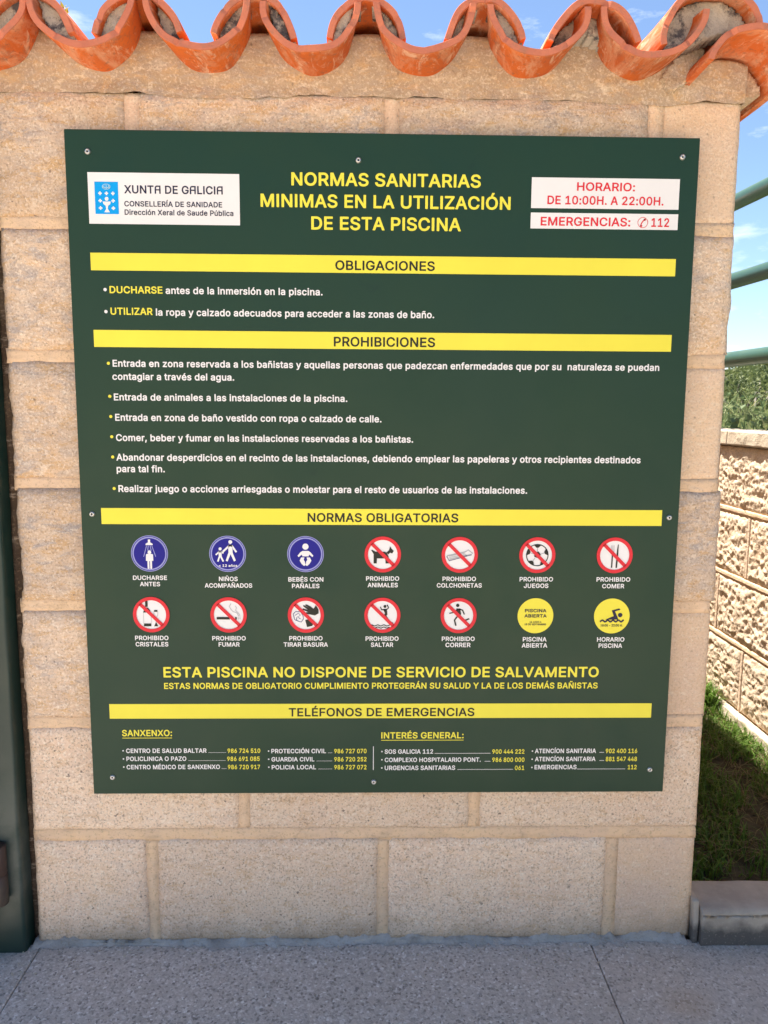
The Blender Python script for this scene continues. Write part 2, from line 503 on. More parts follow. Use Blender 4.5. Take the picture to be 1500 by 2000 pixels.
# ================================================================== the setting
def sheet(name, x0, x1, y0, y1, z, mat, nx=1, ny=1, hf=None, label=None, kind='structure'):
    xs = np.linspace(x0, x1, nx + 1); ys = np.linspace(y0, y1, ny + 1)
    X, Y = np.meshgrid(xs, ys)
    Z = np.full_like(X, z) if hf is None else hf(X, Y)
    V = np.stack([X, Y, Z], -1).reshape(-1, 3)
    F = [(j * (nx + 1) + i, j * (nx + 1) + i + 1, (j + 1) * (nx + 1) + i + 1, (j + 1) * (nx + 1) + i) for j in range(ny) for i in range(nx)]
    o = mesh_obj(name, V, F, mat)
    return tag(o, label, kind=kind)

sheet('ground', -900, 900, -900, 900, -0.014, M_GROUND)
pave = tag(empty('pavement', (0, 0, 0)), 'grey exposed aggregate pavement in front of the wall', kind='structure')
SX = [-3.2, -1.9, -0.5725, 0.3795, 1.65, 2.9]
def make_slab(x0, x1, y0, y1, sk):
    g = 0.0008
    V, F = grid_box([x0 + g, x0 + g + 0.002, x1 - g - 0.002, x1 - g], [y0 + g, y0 + g + 0.002, y1 - g - 0.002, y1 - g], [-0.06, -0.003, 0.0])
    for v in V:
        if v[2] == 0.0 and (v[0] in (x0 + g, x1 - g) or v[1] in (y0 + g, y1 - g)): v[2] = -0.0015
        v[0] += sk * (-v[1])                       # the saw cuts run slightly askew
    return mesh_obj('slab', V, F, M_PAVE, pave, smooth=False)
for i in range(5):
    for (ya, yb) in ((-1.35, 0.0),):
        make_slab(SX[i], SX[i + 1], ya, yb, 0.0)
sheet('joint_bed', -3.2, 2.9, -1.35, 0.0, -0.010, M_DARKJ, kind='structure')

# lawn behind the kerb
def soil_h(X, Y):
    P = np.stack([X, Y, X * 0], -1)
    return 0.040 + 0.012 * fbm(P, 9, 3) + 0.004 * fbm(P, 50, 5)
sheet('lawn_soil', 0.40, 1.06, 0.065, 5.0, 0.04, M_SOIL, 60, 300, soil_h)
sheet('yard', -6.0, 0.45, 0.195, 9.0, 0.0, M_SOIL)

# hill beyond the side wall
def hill_h(X, Y):
    P = np.stack([X, Y, X * 0], -1)
    d = np.clip((X - 1.16) / 8.0, 0, 1)
    far = np.clip((X - 9) / 60.0, 0, 1)
    return 0.74 + 0.62 * d ** 0.8 + 0.9 * far + 0.03 * fbm(P, 3, 11) + 0.02 * fbm(P, 12, 12)
sheet('hillside', 1.155, 90, -3, 90, 0, M_HILL, 150, 150, hill_h)

# kerb on the right of the wall
kx = np.r_[np.linspace(0.572, 1.0, 50), 1.015, 1.02, 1.02001, 1.025, np.linspace(1.1, 2.9, 12)]
def make_kerb(x0, x1, n):
    xs = np.linspace(x0 + 0.003, x1 - 0.003, n)
    ys = [-0.019, -0.016, -0.010, 0.01, 0.035, 0.058, 0.066, 0.068]
    zs = [-0.05, 0.0, 0.012, 0.024, 0.036, 0.048, 0.056, 0.061, 0.064]
    V, F = grid_box(xs, ys, zs)
    V[:, 2] -= np.where((V[:, 1] <= -0.0185) & (V[:, 2] > 0.06), 0.006, 0) + np.where((V[:, 1] > -0.0185) & (V[:, 1] <= -0.0155) & (V[:, 2] > 0.06), 0.0022, 0)
    nn = fbm(V, 28, 5)
    V[:, 1] += 0.0022 * nn * (V[:, 1] < 0)
    V[:, 2] += 0.0018 * nn * (V[:, 2] > 0.05)
    return V, F
kerb = tag(empty('kerb', (0.57, 0, 0)), 'stained concrete kerb between the pavement and the grass', kind='structure')
for a, b in ((0.566, 1.02), (1.02, 2.0), (2.0, 2.9)):
    V, F = make_kerb(a, b, 90 if a < 1 else 30)
    mesh_obj('kerbstone', V, F, M_KERB, kerb)

# ================================================================== the block wall
wall = tag(empty('block_wall', (0, 0.1, 0)), 'beige concrete block wall topped with curved terracotta tiles, carrying the green notice board', 'wall')
JT = 0.0088                      # half a joint

def make_block(x0, x1, z0, z1, yf, yb, amp, seed, mat, parent, step=0.0065, endamp=0.35, round_=0.004, fine=0.0, name='block', axis='y', pit=0.0):
    nx = max(3, int((x1 - x0) / step)); nz_ = max(3, int((z1 - z0) / step))
    xs = np.linspace(x0, x1, nx + 1); zs = np.linspace(z0, z1, nz_ + 1)
    ys = [yf, yf + 0.006, yf + 0.016, yf + 0.034, yf + 0.07, yb]
    V, F = grid_box(xs, ys, zs)
    P = V + np.array([seed * 1.37, seed * 0.71, seed * 2.13])
    ex = np.minimum(V[:, 0] - x0, x1 - V[:, 0]); ez = np.minimum(V[:, 2] - z0, z1 - V[:, 2])
    e = np.clip(np.minimum(ex, ez) / 0.022, 0, 1)
    e = e * e * (3 - 2 * e)
    front = np.clip(1 - (V[:, 1] - yf) / 0.03, 0, 1)
    Q = P * np.array([1, 1, 1.7])
    h = fbm(Q, 14 if not pit else 24, seed, 5, 0.6)
    rd = 1 - np.abs(fbm(P, 42 if not pit else 80, seed + 5, 3, 0.6)) * 2.0
    y = -amp * (0.45 + 0.9 * h) * (0.35 + 0.65 * e) - amp * 0.35 * rd * e
    if pit:
        r1 = np.abs(fbm(P, 48, seed + 9, 3, 0.6)); r2 = np.abs(fbm(P, 95, seed + 19, 2, 0.6))
        y = y - pit * (0.5 - 2.2 * r1) * (0.3 + 0.7 * e) - pit * 0.5 * (0.5 - 2.0 * r2)
    edge = np.clip(1 - np.minimum(ex, ez) / 0.005, 0, 1)
    V[:, 1] += front * (y + round_ * edge)
    # ends and arrises wander
    wob = fbm(P, 36, seed + 31, 4, 0.6)
    sx_ = np.where(V[:, 0] - x0 < 1e-6, -1, np.where(x1 - V[:, 0] < 1e-6, 1, 0))
    V[:, 0] += sx_ * wob * amp * endamp * (1.7 if x0 < XL + 0.02 and axis == 'y' else 1.0)
    sz_ = np.where(V[:, 2] - z0 < 1e-6, -1, np.where(z1 - V[:, 2] < 1e-6, 1, 0))
    V[:, 2] += sz_ * fbm(P, 30, seed + 41, 3) * 0.0022
    if axis == 'x':               # the same block, its face turned towards -x
        V = V[:, [1, 0, 2]]
        F = [f[::-1] for f in F]
    return mesh_obj(name, V, F, mat, parent)

XL, XR = -0.578, 0.560
odd = [-0.772, -0.3785, 0.0164, 0.4120]
evn = [-0.6130, -0.2205, 0.1722]
rngb = random.Random(4)
for k in range(7):
    js = [j for j in (odd if k % 2 == 0 else evn) if XL + 0.05 < j < XR]
    if k == 6: js = [-0.3685, 0.0225, 0.4250]
    z0, z1 = 0.2 * k + JT * (0.3 if k == 0 else 1), 0.2 * (k + 1) - JT
    edges = [XL - JT + 0.002] + js + [XR + JT]
    for i in range(len(edges) - 1):
        a, b = edges[i] + JT, edges[i + 1] - JT
        last = i == len(edges) - 2
        if last:
            b += rngb.uniform(-0.004, 0.005)
        if i == 0: a += rngb.uniform(-0.003, 0.003)
        smooth_end = last and k % 2 == 0
        if smooth_end:
            amp, mt = 0.0016, M_SMOOTH
        elif k <= 1:
            amp, mt = 0.0036, M_GRAIN
        else:
            amp, mt = 0.0085, M_ROUGH
        make_block(a, b, z0, z1, 0.0 if not smooth_end else 0.001, 0.197, amp, 10 * k + i + 1, mt, wall,
                   endamp=0.55 if not smooth_end else 1.2, round_=0.0035)

# mortar joints: one bed joint under each course and one perpend between each pair of blocks, all slightly recessed
def rough_strip(name, x0, x1, z0, z1, yf, yb, seed, mat, parent, step=0.008, amp=0.0015, endamp=0.0, axis='y'):
    nx = max(2, int((x1 - x0) / step)); nz_ = max(3, int((z1 - z0) / 0.006))
    V, F = grid_box(np.linspace(x0, x1, nx + 1), [yf, yf + 0.008, yb], np.linspace(z0, z1, nz_ + 1))
    n = fbm(V + seed, 30, seed, 4)
    fr = np.clip(1 - (V[:, 1] - yf) / 0.02, 0, 1)
    V[:, 1] += fr * amp * n
    if endamp:
        se = np.where(V[:, 0] - x0 < 1e-6, -1, np.where(x1 - V[:, 0] < 1e-6, 1, 0))
        V[:, 0] += se * fbm(V, 60, seed + 3, 3) * endamp
    if axis == 'x':
        V = V[:, [1, 0, 2]]
        F = [f[::-1] for f in F]
    return mesh_obj(name, V, F, mat, parent)
for k in range(1, 7):
    rough_strip('bed_joint', XL + 0.001, XR - 0.003, 0.2 * k - JT - 0.003, 0.2 * k + JT + 0.0025, 0.0022, 0.192, k, M_JOINT, wall, endamp=0.004)
for k in range(7):
    js = odd[1:] if k % 2 == 0 else evn[1:]
    if k == 6: js = [-0.3685, 0.0225, 0.4250]
    for j in js:
        rough_strip('perpend_joint', j - JT - 0.003, j + JT + 0.003, 0.2 * k + (JT + 0.0026 if k else 0.0), 0.2 * (k + 1) - JT - 0.0031, 0.0024 if k != 6 else 0.0, 0.191, 40 + k, M_JOINT if k < 6 else M_SMOOTH, wall, amp=0.0012)
rough_strip('rear_core', XL + 0.012, XR - 0.012, 0.0, 1.395, 0.030, 0.193, 77, M_JOINT, wall, step=0.1)

# cement smeared along the foot of the wall
def foot_geo():
    V = []; F = []
    n = 260
    for i in range(n + 1):
        x = -0.585 + (0.548 + 0.585) * i / n
        p = np.array([[x, 0, 0]])
        wv = 0.0065 + 0.011 * float(fbm(p, 26, 3)[0]) + 0.009 * float(fbm(p, 90, 4)[0])
        wv = max(wv, 0.003)
        hv = 0.007 + 0.009 * float(fbm(p, 30, 8)[0]) + 0.008 * float(fbm(p, 110, 9)[0])
        for (yy, zz) in ((-wv - 0.004, 0.0006), (-wv * 0.6, 0.0035), (-0.0045, max(hv, 0.004)), (0.004, hv + 0.003), (0.02, hv)):
            V.append((x, yy, zz))
    for i in range(n):
        for j in range(4):
            a = i * 5 + j
            F.append((a, a + 1, a + 6, a + 5)[::-1])
    return V, F
mesh_obj('cement_fillet', *foot_geo(), M_SLURRY, wall)
V, F = grid_box(np.linspace(0.5570, 0.5660, 5), [-0.012, -0.004, 0.03], np.linspace(0, 0.078, 24))
V[:, 0] += 0.003 * fbm(V, 40, 5) * (V[:, 0] < 0.56) ; V[:, 1] += 0.002 * fbm(V, 60, 6) + 0.06 * np.clip(V[:, 2] - 0.05, 0, 1)
mesh_obj('cement_fill', V, F, M_KERB, wall)

# unseen return wall, added to cast the shadow on the grass
ret_z = [0.2 * k for k in range(8)]
for k in range(7):
    off = 0.0 if k % 2 else 0.2
    e = [0.199] + [y for y in np.arange(0.199 + off, 2.6, 0.4) if y > 0.25] + [2.6]
    for i in range(len(e) - 1):
        V, F = grid_box([0.362, 0.37, 0.545, 0.553], [e[i] + 0.006, e[i] + 0.014, e[i + 1] - 0.014, e[i + 1] - 0.006], [0.2 * k + 0.006, 0.2 * k + 0.014, 0.2 * k + 0.186, 0.2 * k + 0.194])
        mesh_obj('block', V, F, M_SMOOTH, wall, smooth=False)
bm_obj('unseen_return_joint', box(0.368, 0.547, 0.2, 2.594, 0.0, 1.39), M_JOINT, wall)

# ---- terracotta tiles
PAN = [(-0.726, 0.0775), (-0.5655, 0.0795), (-0.4105, 0.0735), (-0.2505, 0.0745), (-0.0945, 0.0715), (0.0640, 0.0735), (0.2250, 0.0735), (0.3870, 0.0765)]
PANZ = 1.4795; PRZ = 0.0660; TH = 0.0095
PEAK = [-0.648, -0.489, -0.332, -0.1708, -0.0166, 0.1440, 0.3040]

def tile_geo(cx, cz, rx, rz, y0, y1, up, th=TH, roll=0.0, a0=0.0, a1=180.0, taper=0.0, seed=0, slope=0.0, droop=0.0, skew=0.0):
    """a half-barrel shell running from y0 (front) to y1; up=1 for a cover, -1 for a pan"""
    n = 36
    ys = [y0, y0 + 0.0015, y0 + 0.012, y0 + 0.04, y0 + 0.08, y0 + 0.13, y0 + 0.18, y1 - 0.01, y1]
    V = []; F = []; fm = []
    def pt(t, r_off, y, q):
        k = 1 + taper * (y - y0) / (y1 - y0) if up > 0 else 1 - 0.17 * min(1.0, (y - y0) / 0.085)
        jx = 0.0012 * math.sin(3 * t + seed) ; jr = 0.0008 * math.sin(7 * t + seed * 2.3 + 30 * y)
        ax = math.cos(t) * (rx - r_off + jr) * k + jx
        az = up * math.sin(t) * (rz - r_off + jr) * (k if up > 0 else 1.0)
        c, s = math.cos(roll), math.sin(roll)
        chip = max(0.0, math.sin(9 * t + seed * 1.9) * math.sin(4.3 * t + seed * 0.7) - 0.62) * 0.012
        return (cx + ax * c - az * s + skew * (y - y0), y + (chip if y < y0 + 0.01 else 0.0) + 0.0010 * math.sin(5 * t + seed), cz + ax * s + az * c + slope * (y - y0))
    m = len(ys)
    for j, y in enumerate(ys):
        ch = 0.0007 if j in (0, m - 1) else 0.0
        for i in range(n + 1):
            t = math.radians(a0 + (a1 - a0) * i / n)
            V.append(pt(t, ch, y, 0))
        for i in range(n + 1):
            t = math.radians(a0 + (a1 - a0) * i / n)
            V.append(pt(t, th - ch, y, 1))
    N2 = 2 * (n + 1)
    for j in range(m - 1):
        for i in range(n):
            a = j * N2 + i
            F.append((a, a + 1, a + 1 + N2, a + N2)); fm.append(1 if j == 0 else 0)
            b = j * N2 + n + 1 + i
            F.append((b, b + N2, b + 1 + N2, b + 1)); fm.append(1 if j == 0 else 0)
        for i in (0, n):
            a = j * N2 + i; b = a + n + 1
            F.append((a, a + N2, b + N2, b)); fm.append(0)
    for j in (0, m - 1):
        for i in range(n):
            a = j * N2 + i; b = a + n + 1
            F.append((a, b, b + 1, a + 1)); fm.append(1)
    return V, F, fm

def make_tile(name, *a, **k):
    V, F, fm = tile_geo(*a, **k)
    o = mesh_obj(name, V, F, None, wall, mats=[M_TILE, M_RIM], fmat=fm)
    me = o.data
    bm = bmesh.new(); bm.from_mesh(me); bmesh.ops.recalc_face_normals(bm, faces=bm.faces[:])
    for e_ in bm.edges:
        if len(e_.link_faces) == 2 and e_.calc_face_angle(0) > math.radians(28): e_.smooth = False
    bm.to_mesh(me); bm.free()
    return o
for i, (c, r) in enumerate(PAN):
    make_tile('pan_tile', c, PANZ, r, PRZ, -0.085 + 0.002 * math.sin(i * 2.1), 0.235, -1, seed=i, slope=0.02)
COV = [(-0.646, 0.066, 0.0), (-0.487, 0.066, 0.0), (-0.333, 0.0635, 0.03), (-0.1745, 0.0605, -0.05), (-0.0170, 0.0570, 0.0), (0.1490, 0.0575, 0.02), (0.3040, 0.0660, 0.0)]
for i, (c, r, ro) in enumerate(COV):
    make_tile('cover_tile', c, 1.4116, r * 1.05, 0.082, -0.080 + 0.003 * math.cos(i * 1.7), 0.24, 1, seed=20 + i, roll=ro, a0=18, a1=162, taper=0.10, slope=0.02)
# the two tiles that close the verge
make_tile('cover_tile', 0.4700, 1.4460, 0.0735, 0.066, -0.083, 0.24, 1, seed=31, roll=0.20, taper=0.10, slope=0.02)
make_tile('cover_tile', 0.5320, 1.4030, 0.0690, 0.0560, -0.092, 0.235, 1, seed=33, roll=-0.10, slope=0.0)

def pan_outer(x):
    z = 1.4700
    for c, r in PAN:
        q = r * 0.83
        if abs(x - c) < q:
            z = min(z, PANZ - PRZ * math.sqrt(max(0.0, 1 - ((x - c) / q) ** 2)) + 0.004)
    return z
# mortar bed: its top follows the undersides of the pans, its face is flush with the wall
def bed_geo():
    xs = np.linspace(XL - 0.02, XR - 0.001, 300)
    rows = 14
    bz_ = 0.008 * fbm(np.stack([xs, xs * 0, xs * 0], 1), 14, 12, 4, 0.6)
    V = []; F = []
    def top(x):
        z = pan_outer(x)
        if x > 0.455:                                     # mortar humps up under the verge tile
            q = max(0.0, 1 - ((x - 0.520) / 0.064) ** 2)
            z = 1.402 + 0.043 * math.sqrt(q)
        elif x > 0.40:
            z = max(z, 1.430) if z > 1.43 else z
        return z
    for layer, y in enumerate((0.0, 0.008, 0.19, 0.198)):
        for r in range(rows + 1):
            for x in xs:
                zt = top(x)
                zb = 1.384 + bz_[int(round((x - xs[0]) / (xs[-1] - xs[0]) * 299))]
                z = zb + (zt - zb) * r / rows
                p = np.array([x, 0.0, z])
                V.append((x, y, z))
    V = np.array(V)
    nfr = fbm(V * np.array([1, 0, 1.6]), 16, 4, 5, 0.55)
    lump = np.clip((V[:, 2] - 1.40) / 0.05, 0, 1)
    V[:, 1] += np.where(V[:, 1] < 0.05, 0.0050 * nfr - 0.0030 - 0.007 * lump, 0)
    W = len(xs)
    for r in range(rows):
        for i in range(W - 1):
            a = r * W + i
            F.append((a, a + 1, a + 1 + W, a + W))
    L0 = 0; Lr = 3 * (rows + 1) * W; tr = rows * W
    for l in range(3):
        a0 = l * (rows + 1) * W; a1 = (l + 1) * (rows + 1) * W
        for i in range(W - 1):
            F.append((a0 + tr + i, a0 + tr + i + 1, a1 + tr + i + 1, a1 + tr + i))
        for r in range(rows):
            for e_, fl in ((0, True), (W - 1, False)):
                q = (a0 + r * W + e_, a0 + (r + 1) * W + e_, a1 + (r + 1) * W + e_, a1 + r * W + e_)
                F.append(q)
    for r in range(rows):
        for i in range(W - 1):
            a = Lr + r * W + i
            F.append((a, a + W, a + 1 + W, a + 1))
    return V, F
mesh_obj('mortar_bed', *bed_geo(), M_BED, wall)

# mortar packed under the covers, in the angle between cover and pan
def prism(poly, yf, yb, seed, amp=0.004):
    """poly in x,z; front face finely filled so that it can be lumpy"""
    P2 = np.array(poly)
    x0, z0 = P2.min(0); x1, z1 = P2.max(0)
    s = 0.0035
    def inside(x, z):
        c = False
        n = len(P2)
        for i in range(n):
            a, b = P2[i], P2[(i + 1) % n]
            if (a[1] > z) != (b[1] > z) and x < (b[0] - a[0]) * (z - a[1]) / (b[1] - a[1]) + a[0]: c = not c
        return c
    nx = int((x1 - x0) / s) + 1; nz_ = int((z1 - z0) / s) + 1
    cells = {}
    V = []; F = []; vid = {}
    def gv(i, k):
        if (i, k) not in vid:
            vid[(i, k)] = len(V)
            V.append((x0 + i * s, yf, z0 + k * s))
        return vid[(i, k)]
    for i in range(nx):
        for k in range(nz_):
            if inside(x0 + (i + 0.5) * s, z0 + (k + 0.5) * s):
                cells[(i, k)] = 1
                F.append((gv(i, k), gv(i + 1, k), gv(i + 1, k + 1), gv(i, k + 1)))
    nv = len(V)
    V = V + [(v[0], yb, v[2]) for v in V]
    F2 = list(F)
    for f in F: F2.append(tuple(q + nv for q in f[::-1]))
    ec = {}
    for f in F:
        for a, b in zip(f, f[1:] + f[:1]):
            ec[(a, b)] = 1
    for (a, b) in ec:
        if (b, a) not in ec: F2.append((a, a + nv, b + nv, b))
    V = np.array(V)
    fr = V[:, 1] < (yf + yb) / 2
    V[:, 1] += np.where(fr, amp * fbm(V + seed, 45, seed, 4, 0.6), 0)
    V[:, 0] += 0.0022 * fbm(V + seed, 60, seed + 7, 3)
    V[:, 2] += 0.0012 * fbm(V + seed, 60, seed + 8, 3)
    return V, F2

def ell(cx, cz, rx, rz, a, b, n, up=1, roll=0.0):
    o = []
    for i in range(n + 1):
        t = math.radians(a + (b - a) * i / n)
        ax, az = math.cos(t) * rx, up * math.sin(t) * rz
        o.append((cx + ax * math.cos(roll) - az * math.sin(roll), cz + ax * math.sin(roll) + az * math.cos(roll)))
    return o
def pan_inner(x, c, r):
    return PANZ - (PRZ - TH) * math.sqrt(max(0.0, 1 - ((x - c) / (r - TH)) ** 2)) - 0.002
for i, (c, r, ro) in enumerate(COV[:6]):
    for sd in (-1, 1):
        pc, pr = PAN[i if sd < 0 else i + 1]
        xo = c + sd * (r * 0.985 - 0.003)
        xi = c + sd * 0.009
        poly = []
        for q in range(9):
            x = xo + (xi - xo) * q / 8
            u = (x - pc) / ((pr - TH) * 0.93)
            z = pan_inner(x, pc, (pr - TH) * 0.93 + TH) if abs(u) < 1 else PANZ
            poly.append((x, z))
        for q in range(9):
            x = xi + (xo - xi) * q / 8
            u = (x - c) / (r * 1.05 - TH)
            z = 1.4116 + (0.082 - TH) * math.sqrt(max(0.0, 1 - u * u)) + 0.003
            z = max(z, 1.4385)
            poly.append((x, z))
        V, F = prism(poly, -0.066 + 0.004 * math.sin(i * 3 + sd), -0.030, 3 * i + sd + 60)
        mesh_obj('mortar_fill', V, F, M_FILL, wall)
poly = ell(0.3040, 1.4116, 0.0580, 0.073, 160, 20, 20) + [(0.3560, 1.432), (0.335, 1.452), (0.3045, 1.462), (0.27, 1.452), (0.252, 1.432)]
mesh_obj('mortar_fill', *prism(poly, -0.040, 0.21, 91), M_FILL, wall)
poly = ell(0.4700, 1.4460, 0.0635, 0.0570, 180, 0, 20, roll=0.20) + [(0.542, 1.455), (0.50, 1.462), (0.47, 1.452), (0.44, 1.440), (0.415, 1.428)]
mesh_obj('mortar_fill', *prism(poly, -0.056, -0.02, 93), M_FILL, wall)
poly = [(0.440, 1.395), (0.480, 1.420), (0.490, 1.455), (0.470, 1.475), (0.455, 1.475), (0.442, 1.44), (0.425, 1.415)]
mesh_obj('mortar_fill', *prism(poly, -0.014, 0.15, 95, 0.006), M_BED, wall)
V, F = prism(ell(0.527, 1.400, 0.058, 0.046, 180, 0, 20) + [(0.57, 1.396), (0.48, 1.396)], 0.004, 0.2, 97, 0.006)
mesh_obj('mortar_fill', V, F, M_BED, wall)

